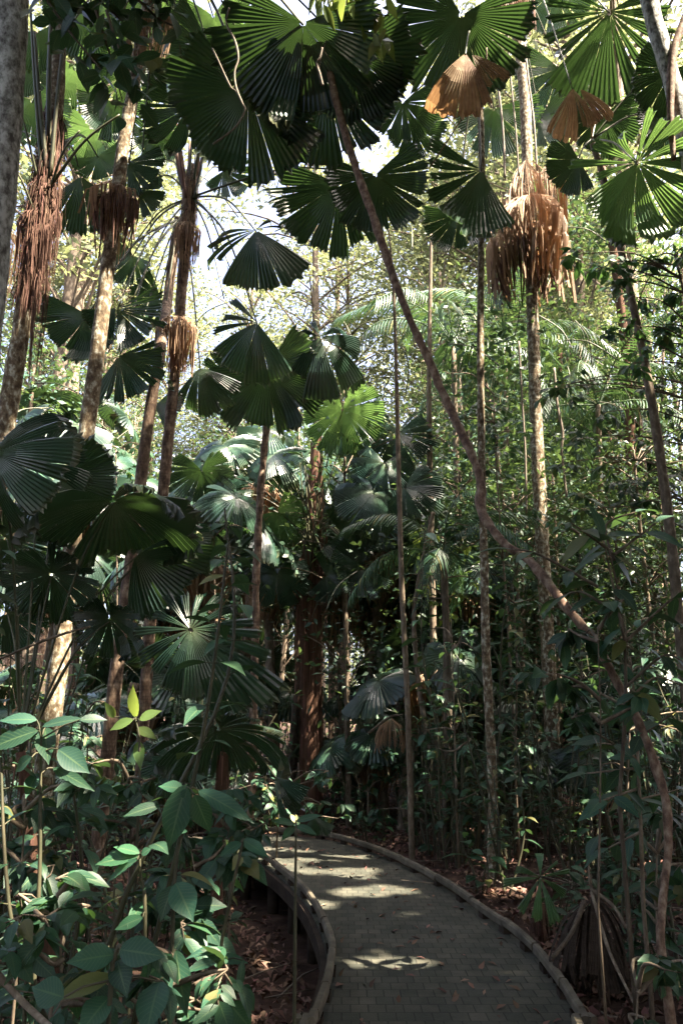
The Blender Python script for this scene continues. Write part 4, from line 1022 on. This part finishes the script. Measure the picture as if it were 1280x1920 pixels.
leafcloud('darker leafy tree at the right edge under the fresh green one', (1300, 1500), 10, scat(22, 1040, 1300, 690, 980, 28, 46), 21, .15, leaf_dark, 9, [(1310, 1350, 15), (1300, 1000, 13), (1285, 720, 8)])
leafcloud('small leaved dark tree behind the bend of the crooked trunk', (965, 1450), 10.4, scat(22, 840, 1000, 700, 1060, 22, 40), 21, .12, leaf_dark, 10, [(965, 1400, 9), (950, 1150, 8), (930, 880, 5), (925, 740, 3)])
leafcloud('leafy sapling just right of the skirted palm foot', (1085, 1500), 10.8, scat(20, 1030, 1160, 960, 1400, 22, 40), 21, .13, leaf_m, 14, [(1085, 1400, 8), (1090, 1200, 6), (1085, 1000, 4)])
leafcloud('leafy sapling in the gap between the blotched and skirted palms', (965, 1500), 9.6, scat(16, 930, 1015, 1080, 1480, 20, 36), 14, .12, leaf_dark, 15, [(965, 1450, 7), (968, 1250, 5), (960, 1090, 3)])
leafcloud('bushy dark sapling under the low right curve of the crooked trunk', (1170, 1600), 8.4, scat(20, 1090, 1290, 1130, 1560, 26, 44), 14, .14, leaf_dark, 16, [(1175, 1500, 7), (1180, 1300, 5), (1170, 1150, 3)])
leafcloud('dark leafy sapling left of the blotched palm foot', (855, 1560), 9.4, scat(15, 800, 895, 1150, 1540, 18, 34), 14, .12, leaf_dark, 17, [(855, 1500, 7), (850, 1300, 5), (845, 1160, 3)])
leafcloud('dense dark bush between the pale trunk and the path end', (690, 1540), 12.5, scat(18, 630, 750, 1330, 1540, 18, 32), 14, .14, leaf_dark, 18, [(690, 1520, 7), (690, 1400, 5)], name='shrub', cat='shrub')
leafcloud('leafy sapling with brownish green leaves above the path end', (830, 1500), 11, scat(14, 770, 900, 980, 1160, 18, 32), 14, .12, leaf_yel, 19, [(830, 1450, 7), (832, 1200, 5), (835, 1000, 3)])
leafcloud('green leafy sapling in the gap left of the furry palm', (215, 1500), 11, scat(14, 170, 270, 830, 960, 16, 30), 14, .10, leaf_m, 20, [(215, 1450, 8), (220, 1200, 7), (218, 850, 4)])
leafcloud('small leaved sapling between the furry and knobbly palms', (400, 1500), 11.5, scat(18, 330, 470, 960, 1200, 18, 34), 14, .12, leaf_m, 21, [(400, 1450, 8), (405, 1250, 6), (400, 980, 4)])
leafcloud('leafy bush at the left edge behind the speckled palm', (40, 1540), 9, scat(18, -20, 120, 1190, 1480, 20, 36), 14, .13, leaf_m, 22, [(40, 1500, 7), (45, 1350, 5), (40, 1210, 3)])
leafcloud('leafy bush between the speckled palm and the brown palm pair', (160, 1560), 8.8, scat(16, 120, 200, 1240, 1520, 18, 34), 14, .12, leaf_dark, 23, [(160, 1500, 7), (165, 1380, 5), (160, 1260, 3)])
leafcloud('leafy bush in front of the shaggy central trunk foot', (520, 1560), 9.6, scat(18, 450, 640, 1440, 1545, 18, 34), 14, .12, leaf_dark, 24, [(520, 1540, 6), (530, 1480, 4)], name='shrub', cat='shrub')
leafcloud('dark bush beside the far right edge of the boardwalk', (790, 1580), 10.6, scat(12, 690, 900, 1500, 1590, 18, 30), 14, .11, leaf_dark, 25, [(800, 1570, 5), (810, 1530, 4)], name='shrub', cat='shrub')
# near leaves hiding the left side of the boardwalk
leafcloud('low teal leaved bush over the far left bend of the boardwalk', (430, 1750), 5.2, scat(14, 330, 500, 1475, 1600, 30, 50), 14, .115, leaf_m, 26, [(430, 1720, 9), (432, 1600, 7), (425, 1520, 5)], name='shrub', cat='shrub', depth=.25)
leafcloud('broad leaved bush in the dark hollow left of the boardwalk', (380, 1850), 4.4, scat(9, 270, 430, 1580, 1740, 34, 52), 14, .15, leaf_dark, 27, [(380, 1830, 10), (375, 1700, 7), (360, 1600, 5)], name='shrub', cat='shrub', depth=.2)
leafcloud('thick bush of mixed leaves filling the bottom left corner', (120, 2000), 3.1, scat(10, -20, 250, 1640, 1880, 50, 80), 14, .11, leaf_m, 28, [(120, 1950, 12), (115, 1800, 9), (110, 1680, 6)], name='shrub', cat='shrub', depth=.2)
leafcloud('thick bush of mixed leaves at the foot of the left bank', (320, 2000), 3.3, scat(8, 210, 430, 1740, 1900, 50, 75), 12, .11, leaf_dark, 29, [(320, 1950, 12), (318, 1850, 9), (322, 1770, 6)], name='shrub', cat='shrub', depth=.2)
leafcloud('tall leafy bush at the left edge below the bleached leaves', (30, 1900), 3.9, scat(9, -20, 190, 1440, 1640, 40, 66), 12, .12, leaf_dark, 30, [(30, 1850, 11), (40, 1650, 8), (50, 1480, 5)], name='shrub', cat='shrub', depth=.2)
leafcloud('leafy bush below the yellow green plant', (240, 1800), 4.6, scat(10, 160, 330, 1430, 1600, 34, 54), 12, .12, leaf_dark, 31, [(240, 1750, 9), (245, 1600, 7), (245, 1470, 5)], name='shrub', cat='shrub', depth=.2)
leafcloud('low dark bush on the litter at the bottom right corner', (1190, 2000), 4.2, scat(5, 1190, 1300, 1790, 1930, 30, 46), 14, .14, leaf_dark, 32, [(1190, 1960, 8), (1195, 1850, 6)], name='shrub', cat='shrub', depth=.25)
leafcloud('dark sapling spreading leaves across the lower bend of the crooked trunk', (1120, 1800), 4.4, scat(7, 1040, 1230, 1120, 1420, 32, 52), 14, .14, leaf_dark, 34, [(1120, 1700, 9), (1125, 1400, 6), (1120, 1180, 4)], name='sapling', depth=.2)
leafcloud('dark bush around the leaning trunk base at right', (1230, 1800), 5.2, scat(10, 1130, 1290, 1500, 1720, 34, 54), 14, .15, leaf_dark, 33, [(1230, 1750, 8), (1230, 1600, 6)], name='shrub', cat='shrub', depth=.25)
# near broad leaved sapling at right
leafy('sapling with long dark pointed leaves close in front of the leaning trunk', (1150, 1700), 4.6,
      [[(1170, 1200), (1130, 1010)], [(1150, 1050), (1135, 985), (1190, 960)], [(1140, 1030), (1070, 980)], [(1150, 1040), (1230, 980)], [(1120, 1100), (1010, 1040), (960, 1030)], [(1150, 1150), (1090, 1110), (1050, 1120)], [(1165, 1210), (1250, 1130), (1285, 1110)], [(1170, 1290), (1240, 1230), (1280, 1240)]],
      .24, leaf_dark, seed=12, trunk=[(1160, 1500, 8), (1172, 1300, 7), (1165, 1150, 5), (1140, 1030, 4)], tw=.008, ratio=.33, name='sapling', dens=.75)
leafy('second dark sapling in front of the lower leaning trunk at right', (1200, 1750), 4.9,
      [[(1190, 1420), (1110, 1370)], [(1200, 1380), (1270, 1330)], [(1195, 1440), (1100, 1450)], [(1180, 1330), (1100, 1290), (1060, 1300)], [(1190, 1300), (1230, 1270), (1285, 1290)], [(1195, 1500), (1270, 1480)], [(1190, 1480), (1130, 1500)], [(1180, 1250), (1120, 1230)], [(1200, 1560), (1140, 1590)]],
      .22, leaf_dark, seed=13, trunk=[(1205, 1700, 8), (1198, 1500, 7), (1190, 1330, 5), (1180, 1230, 3)], tw=.007, ratio=.38, name='sapling', dens=.8)

# ------------------------------------------------------------------ undergrowth: broad leaved plants
def proto_plant(seed, h, ns, leafL, mat, ratio=.5, nl=6, ripple=.0):
    r = random.Random(seed); mb = MB(); lf = MB()
    for s in range(ns):
        an = r.uniform(0, 6.28); lean = r.uniform(.05, .38); hh = h * r.uniform(.6, 1.05)
        tip = V((math.cos(an) * lean * hh, math.sin(an) * lean * hh, hh))
        b = V((r.uniform(-.05, .05) * ns * .5, r.uniform(-.05, .05) * ns * .5, -.05))
        q = smooth_path([b, b.lerp(tip, .35) + rv(r, .05 * h), b.lerp(tip, .7) + rv(r, .07 * h), tip], 6)
        tube(mb, q, [min(.009 * (h + .3), .014) * (1.1 - .8 * i / len(q)) for i in range(len(q))], 5, cap=False)
        for k in range(nl):
            t = .3 + .7 * (k + r.random() * .5) / nl; i = min(len(q) - 1, int(t * (len(q) - 1))); p = q[i]
            a2 = k * 2.4 + r.uniform(-.4, .4); d = V((math.cos(a2), math.sin(a2), r.uniform(-.35, .45)))
            pt = p + d.normalized() * leafL * .22
            tube(mb, [p, pt], [.0035, .0025], 4, cap=False)
            L = leafL * r.uniform(.6, 1.15)
            add_leaf(lf, pt, d, V((r.uniform(-.35, .35), r.uniform(-.35, .35), 1)), L, L * ratio * r.uniform(.85, 1.15), r.uniform(.15, .5), r.uniform(.05, .3), ripple, 8)
    root = empty('shrub', (0, 0, 0), 'x', 'shrub')
    link('stem', mb.mesh('stem', stem_m), root); link('foliage', lf.mesh('foliage', mat), root)
    return root
PL = [proto_plant(601, .9, 3, .24, leaf_m, .5, 6, .008), proto_plant(602, .6, 4, .17, leaf_m, .55, 5), proto_plant(603, 1.3, 2, .28, leaf_m, .42, 8, .008), proto_plant(604, .4, 4, .14, leaf_dark, .5, 5), proto_plant(605, 1.1, 4, .15, leaf_dark, .4, 9), proto_plant(606, 1.9, 4, .17, leaf_dark, .42, 12)]
PL += [proto_plant(607, .55, 5, .10, leaf_dark, .48, 9), proto_plant(608, .75, 5, .15, leaf_m, .5, 8, .004), proto_plant(609, 3.4, 3, .20, leaf_dark, .42, 34), proto_plant(610, 2.6, 4, .16, leaf_dark, .4, 26)]
PLN = ['broad leaved green shrub', 'low bushy shrub', 'tall big leaved shrub', 'small dark seedling', 'dark fine leaved shrub', 'dark leggy bush', 'small leaved tangle', 'many leaved bush', 'tall dark leafy sapling', 'dense dark sapling']
plu = set(); rp = random.Random(15)
sp_ = []
for n in range(40):                                  # left bank
    Y = rp.uniform(3.6, 7.5); X = -rp.uniform(.3, 1) * Y * .46
    sp_.append((rp.choice([0, 7, 1, 6, 2, 4, 9]), X, Y))
for n in range(22):                                  # right bank
    Y = rp.uniform(4.4, 8.5); X = xat(RP, Y) + rp.uniform(.25, 2.2)
    sp_.append((rp.choice([3, 3, 1, 4]), X, Y))
for n in range(84):                                  # farther back
    Y = rp.uniform(8.5, 19); X = rp.uniform(-.5, .5) * Y
    sp_.append((rp.choice([4, 4, 5, 5, 1, 2]), X, Y))
for n in range(64):                                  # thicker at the lower left corner
    Y = rp.uniform(2.6, 5.4); X = -rp.uniform(.3, 1) * Y * .45
    sp_.append((rp.choice([6, 6, 7, 7, 3, 4, 1]), X, Y))
for n in range(40):
    Y = rp.uniform(2.7, 4.8); X = -rp.uniform(.22, 1) * Y * .44
    sp_.append((rp.choice([7, 7, 1, 6]), X, Y))
for n in range(18):                                  # tall dark saplings closing the right side
    Y = rp.uniform(6.8, 14); X = rp.uniform(.13, .5) * Y
    if X > xat(RP, min(Y, 11)) + .5: sp_.append((rp.choice([8, 9]), X, Y))
for n in range(14):
    Y = rp.uniform(8.5, 14); X = -rp.uniform(.05, .5) * Y; sp_.append((rp.choice([8, 9, 9]), X, Y))
for n in range(46):                                  # dark bushes right of the path
    Y = rp.uniform(8.0, 13.5); X = rp.uniform(.02, .5) * Y
    sp_.append((rp.choice([4, 5, 5, 4, 1]), X, Y))
for px_, Y in [(470, 8.7), (430, 8.4), (385, 8.2), (345, 7.9), (300, 8.3), (450, 9.2), (410, 7.6)]:
    d = ray(px_, 1332); sp_.append((1 if Y < 8.3 else 4, d.x * Y / d.y, Y))
for (k, X, Y) in sp_:
    if on_path(X, Y, .32): continue
    if -1.6 < X < xat(LP, min(Y, 11)) and 4.2 < Y < 7.4 and k != 3: continue      # bare litter strip beside the rail
    o = place(PL[k], k not in plu, 0, Y, sc=rp.uniform(.75, 1.2), X=X); plu.add(k)
    if Y < 8.6: later(o, PLN[k] + (' up close' if Y < 5.2 else ' nearby'), 'shrubs beside the boardwalk')
    else: later(o, PLN[k] + ' far back', 'shrubs filling the forest floor behind')

# hand-placed foreground leaves at the lower left
def leafplant(label, base, Y, stem, leaves, mat=None, name='shrub'):
    """leaves: (x0, y0, x1, y1, width px, turn towards us)"""
    b = P(base[0], base[1], Y); g = ground(b.x, b.y); b = V((b.x, b.y, g))
    root = empty(name, b, label, 'shrub'); mb = MB(); lf = MB()
    q = smooth_path([V((0, 0, -.05))] + [P(x, y, Y) - b for x, y in stem], 6); tube(mb, q, [.010 * (1.1 - .6 * i / len(q)) for i in range(len(q))], 6, .2, 12)
    for (x0, y0, x1, y1, w_, f) in leaves:
        A_ = P(x0, y0, Y + R.uniform(-.08, .08)) - b; B_ = P(x1, y1, Y - f * .12) - b
        n = (TOCAM * (.5 + max(f, 0)) + V((R.uniform(-.25, .25), 0, .8)))
        L = (B_ - A_).length
        s = min(q, key=lambda p: (p - A_).length); tube(mb, [s, s.lerp(A_, .6) + V((0, 0, .01)), A_], [.004, .0035, .003], 5, cap=False)
        add_leaf(lf, A_, B_ - A_, n, L * 1.05, S(x0, y0, Y, w_ * .82), .16, .25, .008, 14)
    link('stem', mb.mesh('stem', stem_m), root); link('foliage', lf.mesh('foliage', mat or leaf_m), root)
    return root
leafplant('shrub with a long quilted pale green leaf hanging at the centre of the left bank', (325, 1900), 3.3, [(322, 1800), (328, 1650), (348, 1480)],
          [(350, 1470, 312, 1590, 62, .6), (352, 1478, 330, 1560, 50, .3), (372, 1482, 470, 1530, 40, .4), (365, 1490, 392, 1560, 44, .5), (345, 1480, 300, 1470, 30, .2), (300, 1510, 235, 1525, 26, .5), (330, 1655, 360, 1720, 60, .7), (325, 1660, 300, 1720, 40, .5), (322, 1790, 250, 1850, 46, .4), (330, 1780, 345, 1900, 50, .6)])
leafplant('sunlit shrub with pale bleached leaves at the middle of the left edge', (75, 1900), 3.5, [(72, 1700), (76, 1500), (78, 1385)],
          [(72, 1370, -30, 1400, 44, .5), (70, 1350, 0, 1345, 30, .3), (80, 1362, 155, 1340, 26, .2), (85, 1365, 88, 1420, 44, .6), (110, 1405, 165, 1445, 48, .6), (100, 1440, 170, 1475, 26, .4), (60, 1420, 25, 1445, 30, .4), (70, 1450, 50, 1485, 30, .5), (150, 1350, 200, 1345, 24, .3)])
leafplant('yellow green plant with upright leaves in front of the brown palm pair', (255, 1700), 4.4, [(258, 1560), (262, 1400), (255, 1350)],
          [(255, 1345, 245, 1290, 26, .5), (250, 1350, 205, 1365, 24, .4), (262, 1350, 300, 1330, 24, .5), (215, 1345, 200, 1320, 18, .5), (260, 1390, 262, 1435, 24, .7), (258, 1365, 290, 1380, 22, .3)], leaf_yel)
leafplant('shrub with a single brilliant white sunlit leaf over the dark bank', (275, 1900), 3.6, [(272, 1760), (264, 1640), (262, 1610)],
          [(260, 1606, 178, 1612, 40, .1), (258, 1612, 190, 1650, 26, .1), (262, 1600, 215, 1583, 24, .1), (266, 1602, 282, 1590, 16, .3), (270, 1690, 240, 1730, 26, .6), (268, 1720, 215, 1740, 26, .5)])
leafplant('shrub of bright sunlit leaves at the lower left edge', (55, 1990), 3.2, [(50, 1850), (48, 1760), (52, 1700)],
          [(88, 1700, 128, 1680, 24, .2), (70, 1720, 40, 1690, 26, .2), (60, 1740, 92, 1720, 34, .3), (40, 1735, 10, 1720, 26, .2), (35, 1770, 0, 1760, 36, .2), (30, 1790, 5, 1800, 28, .2), (92, 1710, 118, 1760, 44, .6), (60, 1790, 100, 1830, 40, .5)])
leafplant('dark green plant with large drooping leaves at the bottom left corner', (200, 2050), 2.7, [(205, 1900), (215, 1800), (225, 1770)],
          [(210, 1830, 105, 1865, 44, .4), (215, 1790, 130, 1800, 54, .5), (225, 1780, 300, 1790, 60, .6), (220, 1800, 235, 1860, 50, .6), (300, 1840, 270, 1930, 70, .8), (120, 1870, 60, 1850, 60, .6), (205, 1870, 150, 1930, 60, .6)])
leafplant('plant with a curled leaf and bare brown stem left of the rail', (400, 2000), 3.5, [(410, 1850), (425, 1720), (455, 1580)],
          [(455, 1575, 500, 1600, 28, .4), (452, 1580, 415, 1600, 24, .5), (410, 1800, 350, 1815, 26, .2), (415, 1795, 455, 1800, 22, .4), (455, 1800, 448, 1860, 16, .6), (405, 1900, 360, 1940, 60, .6), (430, 1880, 470, 1930, 56, .6)])
leafplant('thin upright seedling stem against the boardwalk rail', (553, 1930), 4.3, [(553, 1780), (554, 1640), (555, 1545)],
          [(555, 1540, 600, 1525, 16, .3), (553, 1545, 515, 1535, 18, .3), (556, 1548, 590, 1560, 16, .5), (552, 1550, 530, 1570, 18, .5)])

# fallen stalks and dead fronds at the lower right
def stalks(label, crown, Y, lines, name='fallen_frond', dead=None):
    b = P(crown[0], crown[1], Y); g = ground(b.x, b.y); b = V((b.x, b.y, g)); root = empty(name, b, label, 'dead frond')
    for pts, w_ in lines:
        q = smooth_path([P(x, y, Yk) - b for x, y, Yk in pts], 6); mb = MB(); k = S(pts[0][0], pts[0][1], Y, w_) * .5
        tube(mb, q, [k * (1.1 - .4 * i / len(q)) for i in range(len(q))], 7, .25, 8); link('stalk', mb.mesh('stalk', bark_slim), root)
    for (x, y, L, W, s) in (dead or []):
        hang(root, x, y, Y + .1, L, W, W * .8, fibre_m if s % 2 else dead_m, s, 'dead_leaf', belly=.7, close=1.0, half=130, ragged=.3)
    return root
stalks('dead palm stump with pale stalks splayed like tent poles beside the path', (1105, 1650), 5.3,
       [([(1108, 1668, 5.3), (1150, 1700, 5.2), (1172, 1740, 5.1)], 7), ([(1108, 1672, 5.3), (1140, 1780, 5.1), (1190, 1885, 4.7)], 6), ([(1105, 1640, 5.35), (1108, 1672, 5.3)], 6), ([(1095, 1690, 5.3), (1070, 1750, 5.2), (1035, 1795, 5.1)], 9), ([(1102, 1600, 5.4), (1104, 1660, 5.3)], 5)],
       dead=[])
ST = bpy.data.objects['fallen_frond']
for k, (an, dr_, sp_, Rr) in list(enumerate([(200, 1.0, 80, .62), (250, .9, 70, .66), (300, 1.1, 80, .6), (350, .9, 60, .55), (150, .8, 60, .5), (275, 1.3, 120, .5), (225, 1.3, 100, .45), (325, 1.2, 100, .48)]))[:5]:
    me = fan_mesh('dead_leaf', beam_m, 900 + k, sp_, 6, 5, dr_, .1, ragged=.4, twist=.3)
    o = link('dead_leaf', me, ST); o.location = P(1102 + R.uniform(-10, 10), 1690 + R.uniform(-16, 20), 5.4) - V(ST.location)
    o.rotation_euler = (0, rad(R.uniform(5, 30)), rad(an)); o.scale = (Rr * .62, Rr * .62, Rr * .62)
stalks('broken brown stalk lying across the bottom left corner', (10, 1850), 2.8, [([(-15, 1815, 2.9), (50, 1885, 2.8), (115, 1945, 2.6)], 14)])
hf = stalks('brown dead fan hanging low in front of the far right trunks', (735, 1500), 11, [([(690, 1375, 11), (730, 1345, 11), (755, 1340, 11)], 5)], dead=[(732, 1345, 60, 50, 710)])
stalks('brown dead frond bundle drooping behind the thick shaggy trunk', (640, 1500), 14, [([(625, 1040, 14), (635, 1090, 14)], 8)], dead=[(645, 1040, 165, 46, 712), (636, 1060, 120, 30, 713)])

# ------------------------------------------------------------------ far wood and the added shade canopy overhead
rs = np.random.default_rng(8)
pts = []
for k in range(620):
    an = rs.uniform(-.62, .62); d = rs.uniform(44, 66); x = math.sin(an) * d; y = math.cos(an) * d
    z = rs.uniform(0, 1) ** 1.3 * (11 + 5 * mnoise.noise(V((an * 6, 0, 3.3))))
    pts.append((x, y, z + .5))
fp = clump_points(rs, pts, 60, (1.2, 1.2, .8))
tag(link('far_forest', quads_mesh('far_forest', leaf_quads(rs, fp, .42), far_m)), 'mass of distant forest foliage with a pale sunlit glow in its leaf colour', 'forest', kind='stuff')

# gaps carved in the added canopy let sun fall on these places: (point, radius)
HOLES = []
def hole(p, r): HOLES.append((np.array(p), r))
for x, y, r in [(555, 1632, .17), (600, 1633, .19), (650, 1632, .18), (690, 1630, .14), (720, 1664, .13), (760, 1666, .12), (700, 1805, .17), (730, 1806, .10), (770, 1715, .07), (880, 1750, .06), (715, 1778, .06), (1055, 1865, .05), (950, 1820, .06)]:
    hole(G(x, y), r)
for x, y, Y, r in [(230, 1610, 3.6, .22), (40, 1385, 3.5, .3), (60, 1730, 3.2, .26), (120, 1690, 3.2, .12), (135, 1180, 6.9, .25), (1000, 430, 11.2, .75), (970, 330, 11.2, .5), (1240, 80, 7.5, .35), (1265, 210, 7.5, .35), (640, 200, 6.6, .2), (200, 560, 7, .3), (585, 1180, 12.6, .45), (585, 1330, 12.6, .25), (590, 1020, 12.6, .3), (1100, 200, 10.4, .4), (1190, 370, 7.6, .6), (480, 130, 6.6, .28), (560, 60, 6.4, .4), (355, 1150, 5.4, .2), (75, 380, 6.5, .35), (490, 960, 10.5, .3), (880, 150, 7.5, .35), (1015, 860, 11.5, .4), (250, 1330, 4.4, .2), (340, 1880, 3.3, .2), (230, 280, 7, .25), (60, 560, 6.6, .25), (870, 830, 5.9, .2), (915, 1080, 8.7, .25), (400, 1740, 4.2, .16), (330, 680, 9, .3), (1120, 510, 8.8, .3), (260, 960, 5.6, .12)]:
    hole(P(x, y, Y), r)
for k in range(150):
    Y = rs.uniform(4, 17); hole(V((rs.uniform(-.45, .45) * Y, Y, rs.uniform(0, 4.5))), rs.uniform(.08, .28))
HOLES = [h for h in HOLES if not (h[1] < .3 and on_path(h[0][0], h[0][1], .1) and h[0][2] > .05)]
sv = np.array(SUNV)
cl = []
while len(cl) < 1250:  # unseen overhead clumps added to block sun and sky
    x = rs.uniform(-12, 24); y = rs.uniform(-12, 16); z = rs.uniform(9.5, 15)
    p = proj(V((x, y, z)))
    if p and -260 < p[0] < 1540 and p[1] > -230: continue
    if x < -3.5 or (y > 9 and x < 15): continue
    cl.append((x, y, z))
for k in range(900):                                 # unseen leaf walls added beside and behind to shut out open sky
    an = rs.uniform(.75, 2 * math.pi - .75); d = rs.uniform(7, 20)
    if 3.9 < an < 5.4 and rs.random() < .35: continue
    cl.append((math.sin(an) * d, math.cos(an) * d, rs.uniform(0, 12)))
for k in range(380):  # more unseen clumps added to shade the top fans
    x = rs.uniform(-4, 10); y = rs.uniform(-2, 7); z = rs.uniform(12, 17.5)
    p = proj(V((x, y, z)))
    if not (p and -260 < p[0] < 1540 and p[1] > -230): cl.append((x, y, z))
for k in range(190):                                 # unseen clumps added beyond the right edge to darken that side
    x = rs.uniform(8, 21); y = rs.uniform(5, 20); z = rs.uniform(7, 18)
    p = proj(V((x, y, z)))
    if not (p and -260 < p[0] < 1500): cl.append((x, y, z))
for k in range(520):  # extra unseen clumps added to keep stray sun off the path
    x = rs.uniform(1, 15); y = rs.uniform(-6, 9); z = rs.uniform(9, 13)
    p = proj(V((x, y, z)))
    if not (p and -260 < p[0] < 1540 and p[1] > -230): cl.append((x, y, z))
cp = clump_points(rs, cl, 62, (.75, .75, .35))
keep = np.ones(len(cp), bool)
for h, r in HOLES:
    d = cp - h; t = d @ sv; q = np.linalg.norm(d - t[:, None] * sv, axis=1); keep &= ~((q < r + (.06 if r > .12 else .05)) & (t > 0))
pj = np.array([(lambda p: p is not None and -60 < p[0] < 1340 and p[1] > -60)(proj(V(c))) for c in cp])
cp = cp[keep & ~pj]
tag(link('shade_canopy', quads_mesh('shade_canopy', leaf_quads(rs, cp, .42, .5), crown_m)), 'unseen forest roof added above and behind, with gaps shaped for sun and shade', 'canopy', kind='stuff')

if HAZE:
    hb = MB(); hb.add([V((x, y, z)) for z in (-2, 46) for x, y in ((-161, -31), (161, -31), (161, 321), (-161, 321))], [(3, 2, 1, 0), (4, 5, 6, 7), (0, 1, 5, 4), (1, 2, 6, 5), (2, 3, 7, 6), (3, 0, 4, 7)])
    hm = bpy.data.materials.new('haze'); hm.use_nodes = True; n = hm.node_tree.nodes
    pv = n.new('ShaderNodeVolumePrincipled'); pv.inputs['Density'].default_value = HAZE; pv.inputs['Color'].default_value = (.92, .94, .88, 1); pv.inputs['Anisotropy'].default_value = .2
    n.remove(n['Principled BSDF']); hm.node_tree.links.new(pv.outputs[0], n['Material Output'].inputs['Volume'])
    tag(link('haze', hb.mesh('haze', hm, smooth=False)), 'thin bright forest haze between the trees', 'haze', kind='stuff')
label_all()
print('objects', len(bpy.data.objects), 'verts', sum(len(m.vertices) for m in bpy.data.meshes))
